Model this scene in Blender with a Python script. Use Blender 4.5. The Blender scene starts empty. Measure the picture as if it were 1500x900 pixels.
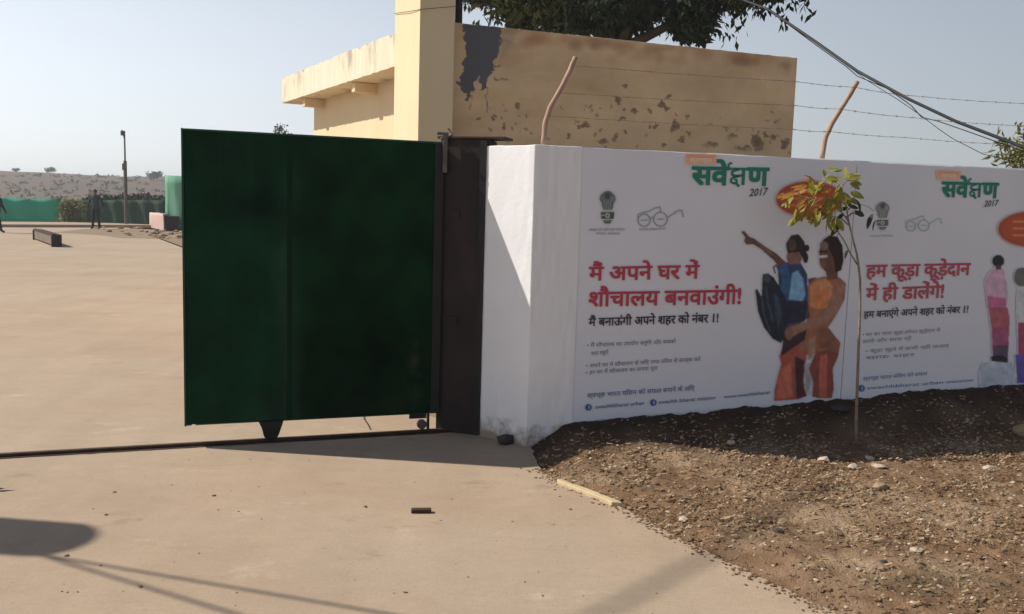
import bpy, bmesh, math, random
import numpy as np
from math import radians as R, sin, cos, pi
from mathutils import Vector, Matrix, noise

random.seed(7); rng = np.random.default_rng(7)
scn = bpy.context.scene
COL = scn.collection

# ------------------------------------------------------------------ camera
F_PX, HOR, EYE = 1300.0, 305.0, 1.6
ROLL = math.atan(0.029)
PITCH = math.atan((450 - HOR) * math.cos(ROLL) / F_PX)
fw = np.array([0, cos(PITCH), -sin(PITCH)]); up0 = np.array([0, sin(PITCH), cos(PITCH)]); rt0 = np.array([1., 0, 0])
rt = cos(ROLL) * rt0 + sin(ROLL) * up0
up = -sin(ROLL) * rt0 + cos(ROLL) * up0
CAM = np.array([0, 0, EYE])
cd = bpy.data.cameras.new('camera'); cam = bpy.data.objects.new('camera', cd); COL.objects.link(cam)
cd.sensor_width = 36; cd.lens = 36 * F_PX / 1500; cd.clip_start = 0.05; cd.clip_end = 5000
cam.matrix_world = Matrix(((rt[0], up[0], -fw[0], 0), (rt[1], up[1], -fw[1], 0), (rt[2], up[2], -fw[2], EYE), (0, 0, 0, 1)))
scn.camera = cam

# ------------------------------------------------------------------ light
TO_SUN = Vector((-0.993, 0.116, 0.93)).normalized()
world = bpy.data.worlds.new('World'); scn.world = world; world.use_nodes = True
wn = world.node_tree.nodes; wl = world.node_tree.links
sky = wn.new('ShaderNodeTexSky'); sky.sky_type = 'NISHITA'; sky.sun_disc = False
sky.sun_elevation = math.asin(TO_SUN.z); sky.sun_rotation = math.atan2(TO_SUN.x, TO_SUN.y)
sky.dust_density = 0.7; sky.air_density = 1.0; sky.ozone_density = 1.0
bg = wn['Background']; bg.inputs['Strength'].default_value = 0.07
# pale dusty veil, thick near the horizon and thin overhead
geo = wn.new('ShaderNodeNewGeometry'); sep = wn.new('ShaderNodeSeparateXYZ'); wl.new(geo.outputs['Incoming'], sep.inputs[0])
ab = wn.new('ShaderNodeMath'); ab.operation = 'ABSOLUTE'; wl.new(sep.outputs['Z'], ab.inputs[0])
vr = wn.new('ShaderNodeMapRange'); vr.interpolation_type = 'SMOOTHSTEP'; wl.new(ab.outputs[0], vr.inputs[0])
vr.inputs[1].default_value = 0; vr.inputs[2].default_value = .6; vr.inputs[3].default_value = .62; vr.inputs[4].default_value = .04
vm = wn.new('ShaderNodeMix'); vm.data_type = 'RGBA'; wl.new(vr.outputs[0], vm.inputs[0]); wl.new(sky.outputs[0], vm.inputs[6]); 
dt = wn.new('ShaderNodeVectorMath'); dt.operation = 'DOT_PRODUCT'; wl.new(geo.outputs['Incoming'], dt.inputs[0]); dt.inputs[1].default_value = tuple(-TO_SUN)
a1 = wn.new('ShaderNodeMath'); a1.operation = 'ADD'; a1.inputs[1].default_value = 1.0; wl.new(dt.outputs['Value'], a1.inputs[0])
p1 = wn.new('ShaderNodeMath'); p1.operation = 'POWER'; p1.inputs[1].default_value = 1.25; wl.new(a1.outputs[0], p1.inputs[0])
vs_ = wn.new('ShaderNodeVectorMath'); vs_.operation = 'SCALE'; vs_.inputs[0].default_value = (10.2, 10.6, 11.2); wl.new(p1.outputs[0], vs_.inputs['Scale'])
wl.new(vs_.outputs[0], vm.inputs[7])
wl.new(vm.outputs[2], bg.inputs['Color'])
sd = bpy.data.lights.new('sun', 'SUN'); sd.energy = 5.0; sd.angle = R(0.55); sd.color = (1.0, 0.94, 0.84)
sun = bpy.data.objects.new('sun', sd); COL.objects.link(sun)
sun.rotation_euler = TO_SUN.to_track_quat('Z', 'Y').to_euler()
scn.view_settings.view_transform = 'Standard'; scn.view_settings.look = 'None'
scn.view_settings.exposure = 0.15; scn.view_settings.gamma = 1.0
scn.cycles.max_bounces = 6

# ------------------------------------------------------------------ surveying: photo direction + known plane -> place in the world
def ray(x, y): return fw + rt * (x - 750) / F_PX + up * (450 - y) / F_PX
def ground(x, y, z=0.):
    r = ray(x, y); return CAM + r * ((z - EYE) / r[2])
def atY(x, y, Y):
    r = ray(x, y); return CAM + r * (Y / r[1])
def onplane(x, y, P0, P1, off=0.):
    n = np.array([P1[1] - P0[1], -(P1[0] - P0[0]), 0]); n = n / np.linalg.norm(n)
    r = ray(x, y); t = ((np.array([P0[0], P0[1], 0]) - CAM) @ n + off) / (r @ n); return CAM + r * t
def Y_for_height(x, y, z):
    r = ray(x, y); return r[1] * (z - EYE) / r[2]

# ------------------------------------------------------------------ helpers
def empty(name, loc=(0, 0, 0)):
    o = bpy.data.objects.new(name, None); COL.objects.link(o); o.location = loc; o.empty_display_size = .2; return o
def tag(o, label=None, cat=None, group=None, kind=None):
    if label: o['label'] = label
    if cat: o['category'] = cat
    if group: o['group'] = group
    if kind: o['kind'] = kind
    return o
def obj(name, verts, faces, m, parent=None, smooth=False, loc=None):
    """verts in world coordinates; stored relative to the parent / own loc"""
    base = np.array(parent.location if parent is not None else (loc if loc is not None else (0, 0, 0)), float)
    if parent is not None and parent.parent is not None: base = base + np.array(parent.parent.location)
    v = np.asarray(verts, float) - base
    me = bpy.data.meshes.new(name); me.from_pydata(v.tolist(), [], [list(map(int, f)) for f in faces]); me.update()
    if m is not None: me.materials.append(m)
    if smooth: me.polygons.foreach_set('use_smooth', [True] * len(me.polygons))
    o = bpy.data.objects.new(name, me); COL.objects.link(o)
    if parent is not None: o.parent = parent
    elif loc is not None: o.location = loc
    return o
class MB:
    def __init__(s): s.v = []; s.f = []
    def add(s, v, f):
        n = len(s.v); s.v += [tuple(p) for p in v]; s.f += [tuple(i + n for i in q) for q in f]; return s
    def box(s, x0, x1, y0, y1, z0, z1): return s.prism([(x0, y0), (x1, y0), (x1, y1), (x0, y1)], z0, z1)
    def prism(s, pts, z0, z1, z1b=None):
        n = len(pts); v = [(p[0], p[1], z0) for p in pts] + [(p[0], p[1], z1) for p in pts]
        f = [tuple(reversed(range(n))), tuple(range(n, 2 * n))] + [(i, (i + 1) % n, n + (i + 1) % n, n + i) for i in range(n)]
        return s.add(v, f)
    def obox(s, c, d, lx, ly, z0, z1):
        """box centred at c (xy), long axis d"""
        d = np.array(d[:2], float); d /= np.linalg.norm(d); n = np.array([-d[1], d[0]]); c = np.array(c[:2])
        P = [c - d * lx / 2 - n * ly / 2, c + d * lx / 2 - n * ly / 2, c + d * lx / 2 + n * ly / 2, c - d * lx / 2 + n * ly / 2]
        return s.prism(P, z0, z1)
    def tube(s, pts, rad, seg=8, cap=True):
        pts = [Vector(p) for p in pts]; n = len(pts)
        rads = rad if hasattr(rad, '__len__') else [rad] * n
        V = []; a = None
        for i, p in enumerate(pts):
            t = (pts[min(i + 1, n - 1)] - pts[max(i - 1, 0)]).normalized()
            if a is None: a = t.orthogonal().normalized()
            else: a = (a - t * a.dot(t)).normalized()
            b = t.cross(a)
            for k in range(seg):
                an = 2 * pi * k / seg; V.append(tuple(p + (a * cos(an) + b * sin(an)) * rads[i]))
        Fc = [(i * seg + k, i * seg + (k + 1) % seg, (i + 1) * seg + (k + 1) % seg, (i + 1) * seg + k) for i in range(n - 1) for k in range(seg)]
        if cap: Fc += [tuple(reversed(range(seg))), tuple(range((n - 1) * seg, n * seg))]
        return s.add(V, Fc)
    def build(s, name, m, parent=None, smooth=False, bevel=0, loc=None, segs=2):
        o = obj(name, s.v, s.f, m, parent, smooth, loc)
        if bevel:
            b = o.modifiers.new('bevel', 'BEVEL'); b.width = bevel; b.segments = segs; b.limit_method = 'ANGLE'; b.angle_limit = R(40)
        return o
def n3(x, y, z=0., s=1.): return noise.noise(Vector((x * s, y * s, z)))
def fbm(x, y, s=1., o=4, z=0.):
    r = 0; a = 1
    for k in range(o): r += a * noise.noise(Vector((x * s, y * s, z + k * 7.1))); s *= 2.1; a *= .5
    return r

# ------------------------------------------------------------------ materials
def lin(c): return tuple((v / 12.92 if v <= .04045 else ((v + .055) / 1.055) ** 2.4) for v in (k / 255 for k in c))
def mat(name, c1, c2=None, scale=5, rough=.85, bump=.3, bscale=60, detail=6, c3=None, s3=.8, bdist=.01, spec=.3, metal=0, t3=(.55, .7), stretch=(1, 1, 1), vcol=False, trans=0, speck=0, soil_shade=None, mud=None):
    m = bpy.data.materials.new(name); m.use_nodes = True; nt = m.node_tree; N = nt.nodes; L = nt.links
    b = N['Principled BSDF']; b.inputs['Roughness'].default_value = rough; b.inputs['Metallic'].default_value = metal
    b.inputs['Specular IOR Level'].default_value = spec
    tc = N.new('ShaderNodeTexCoord'); mp = N.new('ShaderNodeMapping'); mp.inputs['Scale'].default_value = stretch
    L.new(tc.outputs['Object'], mp.inputs['Vector'])
    def noi(s, d=detail, r=.55):
        n = N.new('ShaderNodeTexNoise'); n.inputs['Scale'].default_value = s; n.inputs['Detail'].default_value = d; n.inputs['Roughness'].default_value = r
        L.new(mp.outputs[0], n.inputs['Vector']); return n
    def mix(f, a, bb, mode='MIX'):
        x = N.new('ShaderNodeMix'); x.data_type = 'RGBA'; x.blend_type = mode
        for s, val in ((0, f), (6, a), (7, bb)):
            if hasattr(val, 'is_output'): L.new(val, x.inputs[s])
            elif s == 0: x.inputs[0].default_value = val
            else: x.inputs[s].default_value = (*val, 1)
        return x.outputs[2]
    def ramp(src, a, bb):
        r = N.new('ShaderNodeMapRange'); r.inputs[1].default_value = a; r.inputs[2].default_value = bb; L.new(src, r.inputs[0]); return r.outputs[0]
    n1 = noi(scale)
    col = mix(ramp(n1.outputs[0], .3, .7), c1, c2 if c2 else tuple(v * .8 for v in c1))
    if c3: col = mix(ramp(noi(s3, 5).outputs[0], *t3), col, c3)
    if vcol:
        at = N.new('ShaderNodeVertexColor'); at.layer_name = 'print'
        n2 = noi(scale, 4); g = N.new('ShaderNodeMapRange'); g.inputs[3].default_value = .88; g.inputs[4].default_value = 1.08; L.new(n2.outputs[0], g.inputs[0])
        col = mix(1., at.outputs[0], g.outputs[0], 'MULTIPLY')
    if speck > .05:
        m2 = N.new('ShaderNodeMapping'); m2.inputs['Scale'].default_value = (1.6, .35, 1); m2.inputs['Rotation'].default_value = (0, 0, .45); L.new(tc.outputs['Object'], m2.inputs['Vector'])
        ns = N.new('ShaderNodeTexNoise'); ns.inputs['Scale'].default_value = 1.6; ns.inputs['Detail'].default_value = 7; L.new(m2.outputs[0], ns.inputs['Vector'])
        g = N.new('ShaderNodeMapRange'); g.inputs[1].default_value = .3; g.inputs[2].default_value = .7; g.inputs[3].default_value = .95; g.inputs[4].default_value = 1.05; L.new(ns.outputs[0], g.inputs[0]); col = mix(1., col, g.outputs[0], 'MULTIPLY')
        st = noi(2.4, 8, .7); col = mix(ramp(st.outputs[0], .60, .74), col, (.26, .185, .115)); st2 = noi(1.7, 9, .75); col = mix(ramp(st2.outputs[0], .58, .72), col, (.47, .37, .275))
    if speck:
        for sc_, lo, hi in ((160, 1 - speck, 1 + speck), (38, 1 - speck * .8, 1 + speck * .6), (7, 1 - speck * .6, 1 + speck * .5)):
            n3_ = noi(sc_, 5, .7); g = N.new('ShaderNodeMapRange'); g.inputs[1].default_value = .3; g.inputs[2].default_value = .7; g.inputs[3].default_value = lo; g.inputs[4].default_value = hi; L.new(n3_.outputs[0], g.inputs[0])
            col = mix(1., col, g.outputs[0], 'MULTIPLY')
        vo = N.new('ShaderNodeTexVoronoi'); vo.inputs['Scale'].default_value = 26; L.new(mp.outputs[0], vo.inputs['Vector'])
        col = mix(ramp(vo.outputs['Distance'], .10, .03), col, tuple(v * .55 for v in c2)) if speck > .05 else col
    if mud:
        sx = N.new('ShaderNodeSeparateXYZ'); L.new(tc.outputs['Object'], sx.inputs[0]); ad = N.new('ShaderNodeMath'); ad.operation = 'MULTIPLY_ADD'; L.new(noi(9, 6, .7).outputs[0], ad.inputs[0]); ad.inputs[1].default_value = -.55; L.new(sx.outputs['Z'], ad.inputs[2])
        col = mix(ramp(ad.outputs[0], -.10, -.26), col, mud)
    if soil_shade:
        at = N.new('ShaderNodeAttribute'); at.attribute_name = 'soil_shade'
        col = mix(at.outputs['Fac'], col, soil_shade)
    L.new(col, b.inputs['Base Color'])
    if bump:
        bp = N.new('ShaderNodeBump'); bp.inputs['Strength'].default_value = bump; bp.inputs['Distance'].default_value = bdist
        L.new(noi(bscale, 8, .65).outputs[0], bp.inputs['Height']); L.new(bp.outputs[0], b.inputs['Normal'])
    if trans:
        tr = N.new('ShaderNodeBsdfTranslucent'); L.new(col, tr.inputs['Color']); ms = N.new('ShaderNodeMixShader'); ms.inputs[0].default_value = trans
        L.new(b.outputs[0], ms.inputs[1]); L.new(tr.outputs[0], ms.inputs[2]); L.new(ms.outputs[0], N['Material Output'].inputs[0])
    return m
M = {}
M['concrete'] = mat('concrete', (.395, .29, .205), (.345, .25, .172), 1.1, .92, .5, 90, 9, c3=(.385, .30, .215), s3=.35, bdist=.005, t3=(.40, .65), speck=.09, stretch=(.8, 1.3, 1))
M['soil'] = mat('dry soil', (.25, .15, .085), (.155, .088, .045), 5, .97, .9, 55, 9, c3=(.35, .24, .15), s3=1.6, bdist=.02, t3=(.48, .64), soil_shade=(.035, .020, .012))
M['ground'] = mat('far ground', (.27, .20, .13), (.20, .14, .085), .12, .97, .3, 4, 8, c3=(.20, .16, .09), s3=.05, t3=(.5, .62))
M['stone'] = mat('stone chips', (.36, .26, .17), (.22, .14, .085), 14, .9, .3, 60)
M['pale_stone'] = mat('pale stone', (.50, .42, .34), (.38, .29, .21), 20, .85, .3, 60)
M['dark_stone'] = mat('dark stone', (.07, .055, .05), (.04, .03, .028), 14, .9, .4, 40)
M['straw'] = mat('dry straw and leaf scraps', (.46, .35, .21), (.26, .16, .085), 14, .9, 0)
M['whitewash'] = mat('whitewashed plaster', (.83, .82, .83), (.78, .77, .78), 2.5, .9, .35, 45, c3=(.66, .65, .64), s3=1.1, bdist=.004, t3=(.58, .75), mud=(.34, .26, .19))
M['banner'] = mat('printed flex sheet', (.77, .765, .81), (.73, .725, .77), 1.2, .55, .12, 3.5, c3=(.69, .715, .79), s3=.6, bdist=.02, t3=(.45, .7))
M['gatepaint'] = mat('worn dark green gate paint', (1, 1, 1), None, 5, .62, .15, 5, bdist=.012, spec=.04, vcol=True)
M['green'] = mat('dark green gate paint', (.003, .022, .009), (.004, .026, .011), 1.8, .5, .12, 6, c3=(.007, .020, .011), s3=1.4, bdist=.01, t3=(.52, .7), stretch=(1, 1, .4), spec=.04)
M['green_edge'] = mat('green gate frame paint', (.012, .07, .035), (.01, .055, .03), 4, .5, .1, 30)
M['rustbrown'] = mat('brown painted sheet', (.030, .020, .019), (.020, .013, .012), 3, .75, .3, 30, c3=(.045, .028, .026), s3=2.2, t3=(.5, .7))
M['black'] = mat('black rubbery steel', (.012, .012, .012), (.02, .018, .016), 8, .6, .2, 40)
M['steel'] = mat('worn steel', (.16, .14, .13), (.09, .07, .06), 12, .55, .2, 50, metal=.4)
M['rail'] = mat('rusty rail', (.075, .042, .026), (.035, .02, .014), 12, .75, .5, 60)
M['yellow'] = mat('yellow limewash', (.70, .57, .37), (.65, .52, .33), 1.5, .93, .3, 40, c3=(.56, .41, .22), s3=.9, bdist=.004, t3=(.55, .8), stretch=(1, 1, .5))
M['fascia'] = mat('weathered yellow fascia', (.74, .65, .50), (.66, .56, .41), 2, .93, .4, 30, c3=(.33, .29, .23), s3=2.2, bdist=.006, t3=(.54, .72), stretch=(1, 1, .5))
M['wallpaint'] = mat('stained yellow wall', (1, 1, 1), None, 7, .93, .3, 40, bdist=.004, vcol=True)
M['print'] = mat('print ink', (1, 1, 1), None, 3, .6, .1, 3.5, vcol=True)
M['wood'] = mat('bare bent wood', (.40, .27, .20), (.30, .19, .135), 9, .9, .5, 40, stretch=(1, 1, .2))
M['wire'] = mat('galvanised wire', (.30, .245, .18), (.22, .17, .12), 8, .6, 0)
M['cable'] = mat('black cable', (.015, .017, .02), (.02, .02, .022), 8, .6, 0)
M['leaf'] = mat('tree leaves', (.032, .046, .015), (.014, .024, .011), 1.1, .65, 0, c3=(.07, .075, .018), s3=.6, trans=.15, t3=(.52, .68))
M['sleaf'] = mat('young leaves', (.42, .36, .05), (.22, .24, .05), 9, .5, 0, trans=.45)
M['oleaf'] = mat('young rusty leaves', (.50, .22, .05), (.36, .20, .05), 9, .5, 0, trans=.45)
M['dleaf'] = mat('dull green leaves', (.05, .06, .035), (.03, .04, .025), 9, .6, 0, trans=.2)
M['weed'] = mat('dusty grey green weeds', (.13, .135, .085), (.08, .09, .05), 9, .8, 0, trans=.2)
M['bark'] = mat('bark', (.09, .065, .045), (.05, .035, .025), 8, .95, .8, 25)
M['stem'] = mat('sapling stem', (.30, .23, .17), (.16, .12, .09), 14, .8, .2, 50)
M['yleaf'] = mat('olive leaves', (.20, .19, .05), (.12, .12, .03), 2, .6, 0, trans=.3)
M['teal'] = mat('teal shade cloth', (.03, .34, .22), (.025, .28, .185), .6, .85, .2, 3, stretch=(1, 1, .3), bdist=.1)
M['mint'] = mat('pale green shade cloth', (.17, .40, .26), (.145, .34, .225), .6, .85, .2, 3, stretch=(1, 1, .3), bdist=.1)
M['netdark'] = mat('dark green netting', (.022, .055, .034), (.026, .06, .036), .4, .9, .2, 3, c3=(.04, .06, .04), s3=.2, bdist=.1)
M['tarp'] = mat('pale tarpaulin', (.62, .47, .42), (.40, .26, .22), 3.5, .8, .5, 5, stretch=(2.5, 2.5, .2), bdist=.06)
M['darkwood'] = mat('dark stained boards', (.05, .032, .025), (.03, .02, .016), 6, .9, .4, 20)
M['greywood'] = mat('weathered box wood', (.22, .17, .13), (.13, .10, .08), 5, .9, .4, 20)
M['hill'] = mat('scrub hillside', (.125, .080, .050), (.09, .062, .038), .035, .97, .4, .3, 8, c3=(.075, .065, .04), s3=.06, t3=(.52, .62), stretch=(1, 1, 4))
M['kerb'] = mat('worn yellow kerb paint', (.58, .46, .28), (.46, .35, .21), 12, .9, .4, 50)
M['jacket'] = mat('dark navy cloth', (.035, .045, .06), (.02, .026, .038), 6, .9, .3, 20)
M['trousers'] = mat('black cloth', (.015, .014, .016), (.01, .01, .012), 6, .9, .3, 20)
M['skin'] = mat('brown skin', (.16, .085, .055), (.13, .07, .045), 6, .6, 0)
M['hair'] = mat('black hair', (.01, .009, .009), (.015, .013, .012), 30, .6, .3, 80)
def flat(name, rgb, rough=.6):
    return mat(name, rgb, tuple(v * .88 for v in rgb), 6, rough, 0)

# ------------------------------------------------------------------ layout (metres)
WC = np.array([0.12, 5.851])                                  # outer corner of the white pillar
WD = np.array([0.9637, 0.267]); WD /= np.linalg.norm(WD)      # direction of the white wall
WN = np.array([WD[1], -WD[0]])                                # towards the camera
WH = 2.014
def wp(u, w=0.): return WC + WD * u + WN * w                  # w = distance in front of the wall face
W0 = WC; W1 = wp(6)
def wall_pt(x, y, off=0.):                                    # photo point -> point on the wall, off metres in front
    p = onplane(x, y, W0 + WN * off, W1 + WN * off); return p
def wall_uv(x, y):
    p = wall_pt(x, y); return float((p[:2] - WC) @ WD), float(p[2])

# concrete edge, seen from the pillar to the lower frame edge and beyond
EDGE = [(.16, 5.9), (.17, 5.6), (.22, 5.3), (.311, 5.076), (.44, 4.93), (.595, 4.736), (.72, 4.52), (.86, 4.25), (1.0, 4.02), (1.108, 3.836), (1.25, 3.63), (1.366, 3.447), (1.62, 3.0), (1.9, 2.3), (2.1, 1.4), (2.2, -3)]
def edge_x(y):
    e = EDGE
    if y >= e[0][1]: return e[0][0]
    for (x0, y0), (x1, y1) in zip(e, e[1:]):
        if y0 >= y >= y1: return x0 + (x1 - x0) * (y0 - y) / (y0 - y1)
    return e[-1][0]

# ------------------------------------------------------------------ ground
g = MB(); g.add([(-900, -200, -.075), (900, -200, -.075), (900, 1500, -.075), (-900, 1500, -.075)], [(0, 1, 2, 3)])
tag(g.build('ground', M['ground']), kind='structure')
# concrete apron and yard: one slab with a broken right edge
pts = [(x + .02 * n3(x, y, 3, 3.5) + .012 * n3(x, y, 3, 14) + .006 * n3(x, y, 3, 40), y) for x, y in [(edge_x(y), y) for y in np.linspace(5.9, -3, 420)]]
yr0 = ground(272, 365); yr1 = ground(186, 333)
ring = [(-60, -3), (-60, 47.5), (float(yr1[0]), 47.5), (float(yr1[0]), float(yr1[1])), (float(ground(225, 347)[0]), float(ground(225, 347)[1])), (float(yr0[0]), float(yr0[1])), (-7, 19), (-3.0, 12.5), (-1.0, 7.0), (-.2, 6.3)] + pts
cb = bmesh.new(); vs = [cb.verts.new((x, y, -.06)) for x, y in ring]; fcb = cb.faces.new(vs)
if fcb.normal.z > 0: pass
r_ = bmesh.ops.extrude_face_region(cb, geom=[fcb]); bmesh.ops.translate(cb, verts=[v for v in r_['geom'] if isinstance(v, bmesh.types.BMVert)], vec=(0, 0, .06))
bmesh.ops.recalc_face_normals(cb, faces=cb.faces[:]); bmesh.ops.triangulate(cb, faces=cb.faces[:])
me = bpy.data.meshes.new('concrete_road'); cb.to_mesh(me); me.materials.append(M['concrete'])
o = bpy.data.objects.new('concrete_road', me); COL.objects.link(o); tag(o, kind='structure')

# soil verge with a bank against the foot of the wall
def bank_top(u):                                              # height of the soil line on the wall face
    ks = [(-.3, 0), (.0, .01), (.12, .07), (.28, .13), (.45, .135), (1.5, .18), (2.5, .235), (3.2, .285), (4.2, .30), (8, .32)]
    for (a, ha), (b, hb) in zip(ks, ks[1:]):
        if a <= u <= b: return ha + (hb - ha) * (u - a) / (b - a)
    return 0 if u < 0 else .32
def soil_h(x, y, rough=True):
    q = np.array([x, y]) - WC; u = float(q @ WD); w = float(q @ WN)
    e = x - edge_x(y)
    k = min(1, max(0, (e - .0) / .35)); k = k * k * (3 - 2 * k)
    h = -.028 + .05 * k
    h += bank_top(u) * math.exp(-(max(w, 0) / .33) ** 2)
    h += .05 * math.exp(-((x - .95) / .5) ** 2 - ((y - 5.55) / .28) ** 2)
    if rough:
        h += k * (.016 * fbm(x, y, 2.2, 3) + .014 * fbm(x, y, 9, 3) + .006 * fbm(x, y, 34, 2)) + .006 * fbm(x, y, 12, 2)
    return h
xs = np.arange(-.02, 6.2, .018); ys = np.arange(1.9, 7.7, .018)
V = []; idx = -np.ones((len(xs), len(ys)), int)
for i, x in enumerate(xs):
    for j, y in enumerate(ys):
        w = (np.array([x, y]) - WC) @ WN
        if x > edge_x(y) - .10 and w > -.12:
            if x / max(y, .1) < .72:
                idx[i, j] = len(V); V.append((x, y, soil_h(x, y)))
Fc = [(idx[i, j], idx[i + 1, j], idx[i + 1, j + 1], idx[i, j + 1]) for i in range(len(xs) - 1) for j in range(len(ys) - 1)
      if min(idx[i, j], idx[i + 1, j], idx[i + 1, j + 1], idx[i, j + 1]) >= 0]
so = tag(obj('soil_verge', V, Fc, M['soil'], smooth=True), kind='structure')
def soil_shade_at(x, y):
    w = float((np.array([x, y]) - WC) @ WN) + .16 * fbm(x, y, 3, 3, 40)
    return max(0., min(.95, 1.15 - w / .62))  # darker brown earth by the wall, with shade painted into its colour
so.data.attributes.new('soil_shade', 'FLOAT', 'POINT').data.foreach_set('value', [soil_shade_at(v[0], v[1]) for v in V])

def rock(r, c, flatn=.6, seed=0):
    rr = random.Random(seed)
    t = (1 + 5 ** .5) / 2
    base = [(-1, t, 0), (1, t, 0), (-1, -t, 0), (1, -t, 0), (0, -1, t), (0, 1, t), (0, -1, -t), (0, 1, -t), (t, 0, -1), (t, 0, 1), (-t, 0, -1), (-t, 0, 1)]
    f = [(0, 11, 5), (0, 5, 1), (0, 1, 7), (0, 7, 10), (0, 10, 11), (1, 5, 9), (5, 11, 4), (11, 10, 2), (10, 7, 6), (7, 1, 8), (3, 9, 4), (3, 4, 2), (3, 2, 6), (3, 6, 8), (3, 8, 9), (4, 9, 5), (2, 4, 11), (6, 2, 10), (8, 6, 7), (9, 8, 1)]
    a = rr.uniform(0, 6.3); ca, sa = cos(a), sin(a); ex = rr.uniform(.7, 1.5)
    v = []
    for p in base:
        k = r / 1.9 * rr.uniform(.7, 1.25); x, y, z = p[0] * k * ex, p[1] * k, p[2] * k * flatn
        v.append((c[0] + x * ca - y * sa, c[1] + x * sa + y * ca, c[2] + z))
    return v, f
def on_soil():
    while True:
        px, py = random.uniform(790, 1560), 1
        y = random.uniform(2.4, 6.9) if random.random() < .6 else random.uniform(4.2, 6.9); x = random.uniform(.2, 5.4)
        w = (np.array([x, y]) - WC) @ WN
        if x > edge_x(y) - .02 and w > .02 and x / y < .66 and random.random() > soil_shade_at(x, y) * .93 and random.random() < .25 + 1.1 * max(0, .35 + fbm(x, y, 2.3, 3, 77)): return x, y
def scatter(n, rmin, rmax, m, name, pw=2.5, fl=.6):
    b = MB()
    for k in range(n):
        x, y = on_soil(); r = rmin + (rmax - rmin) * random.random() ** pw
        v, f = rock(r, (x, y, soil_h(x, y) + r * .15), fl, k * 3 + n); b.add(v, f)
    return tag(b.build(name, m), kind='stuff')
tag(scatter(4600, .003, .018, M['soil'], 'soil_clods'), 'brown crumbly clods scattered over the dry soil verge', 'clods')
tag(scatter(3000, .002, .012, M['stone'], 'gravel'), 'tan gravel chips scattered over the soil verge', 'gravel')
tag(scatter(1700, .003, .014, M['pale_stone'], 'pale_gravel'), 'pale pebble chips strewn on the soil verge', 'pebbles')
b = MB()
for k in range(8500):
    x, y = on_soil(); a = random.uniform(0, pi); L = random.uniform(.01, .045); W = random.uniform(.002, .010)
    z = soil_h(x, y) + random.uniform(.004, .016); t1 = random.uniform(-.012, .012)
    dx, dy = cos(a) * L / 2, sin(a) * L / 2; nx, ny = -sin(a) * W / 2, cos(a) * W / 2
    b.add([(x - dx - nx, y - dy - ny, z), (x + dx - nx, y + dy - ny, z + t1), (x + dx + nx, y + dy + ny, z + t1 + .003), (x - dx + nx, y - dy + ny, z + .004)], [(0, 1, 2, 3)])
tag(b.build('straw', M['straw']), 'dry straw bits and leaf scraps on the soil verge', 'straw', kind='stuff')
# loose specks on the concrete
b = MB()
for k in range(150):
    px, py = random.uniform(0, 1150), random.uniform(655, 960) if k % 3 else random.uniform(640, 760)
    p = ground(px, py)
    if p[0] > edge_x(p[1]) + .02: continue
    r = random.uniform(.002, .0055) * (1 + (random.random() < .08)); v, f = rock(r, (p[0], p[1], r * .3), .4, k); b.add(v, f)
for k in range(700):
    t = random.random(); y = 5.35 - 2.2 * t; x = edge_x(y) - abs(random.gauss(0, .05)) + .01; r = random.uniform(.002, .009)
    v, f = rock(r, (x, y, r * .3), .5, k + 900); b.add(v, f)
tag(b.build('grit', M['soil']), 'brown grit and crumbs lying on the concrete drive', 'grit', kind='stuff')

# short crack in the slab just behind the gate rail
b = MB(); cp = [ground(x, y)[:2] for x, y in ((530, 600), (533, 608), (534, 615), (539, 622), (543, 630))]
b.add([(p[0] + d, p[1], .003) for p in cp for d in (-.006, .006)], [(2 * k, 2 * k + 1, 2 * k + 3, 2 * k + 2) for k in range(4)]); tag(b.build('crack', M['dark_stone']), kind='structure')
# single stones that stand out
def stone(px, py, wpx, m, label, fl=.6, conc=False, cat='stone', name='stone'):
    z = 0
    for _ in range(5):
        p = ground(px, py, z); z = 0 if conc else soil_h(p[0], p[1], False)
    r = wpx / F_PX * p[1] / 2
    t = (M[m]); v, f = rock(r, (p[0], p[1], z + r * fl * .5), fl, int(px * 7 + py))
    o = obj(name, v, f, t, loc=(p[0], p[1], z)); tag(o, label, cat)
    s = o.modifiers.new('s', 'SUBSURF'); s.levels = s.render_levels = 1; s.subdivision_type = 'SIMPLE'
    return o
stone(1000, 764, 17, 'pale_stone', 'pale flat stone alone on the brown soil near the bend of the concrete edge')
stone(1205, 676, 18, 'pale_stone', 'pale stone at the edge of the wall shadow left of the sapling')
stone(1249, 686, 22, 'pale_stone', 'flat pale stone just left of the pair in front of the sapling', .4)
stone(1273, 674, 16, 'pale_stone', 'small pale stone directly below the sapling, touching the shadow edge')
stone(1288, 685, 20, 'pale_stone', 'whitest flat stone in front and to the right of the sapling', .4)
stone(1290, 717, 22, 'stone', 'brown stone casting a short shadow in front of the sapling')
stone(1140, 780, 20, 'dark_stone', 'dark lump on the soil halfway between drive and wall', .5)
stone(1342, 808, 22, 'pale_stone', 'pale flat stone above the greyish weedy patch', .4)
stone(1293, 826, 14, 'dark_stone', 'small black stone left of the weedy patch')
stone(1227, 638, 24, 'dark_stone', 'grey stone in the wall shadow left of the sapling stem', .5)
stone(1351, 598, 14, 'stone', 'small tan stone high on the shaded bank right of the sapling', .5)
stone(1497, 642, 30, 'stone', 'large grey tan stone at the right end of the shaded bank', .8)
stone(1448, 688, 15, 'pale_stone', 'pale stone at the shadow edge near the right end', .5)
stone(1072, 654, 16, 'pale_stone', 'whitish stone at the shadow edge below the pointing figure', .5)
stone(741, 650, 27, 'dark_stone', 'dark rounded rock at the foot of the white pillar', .8, True, 'rock', 'rock')
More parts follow.
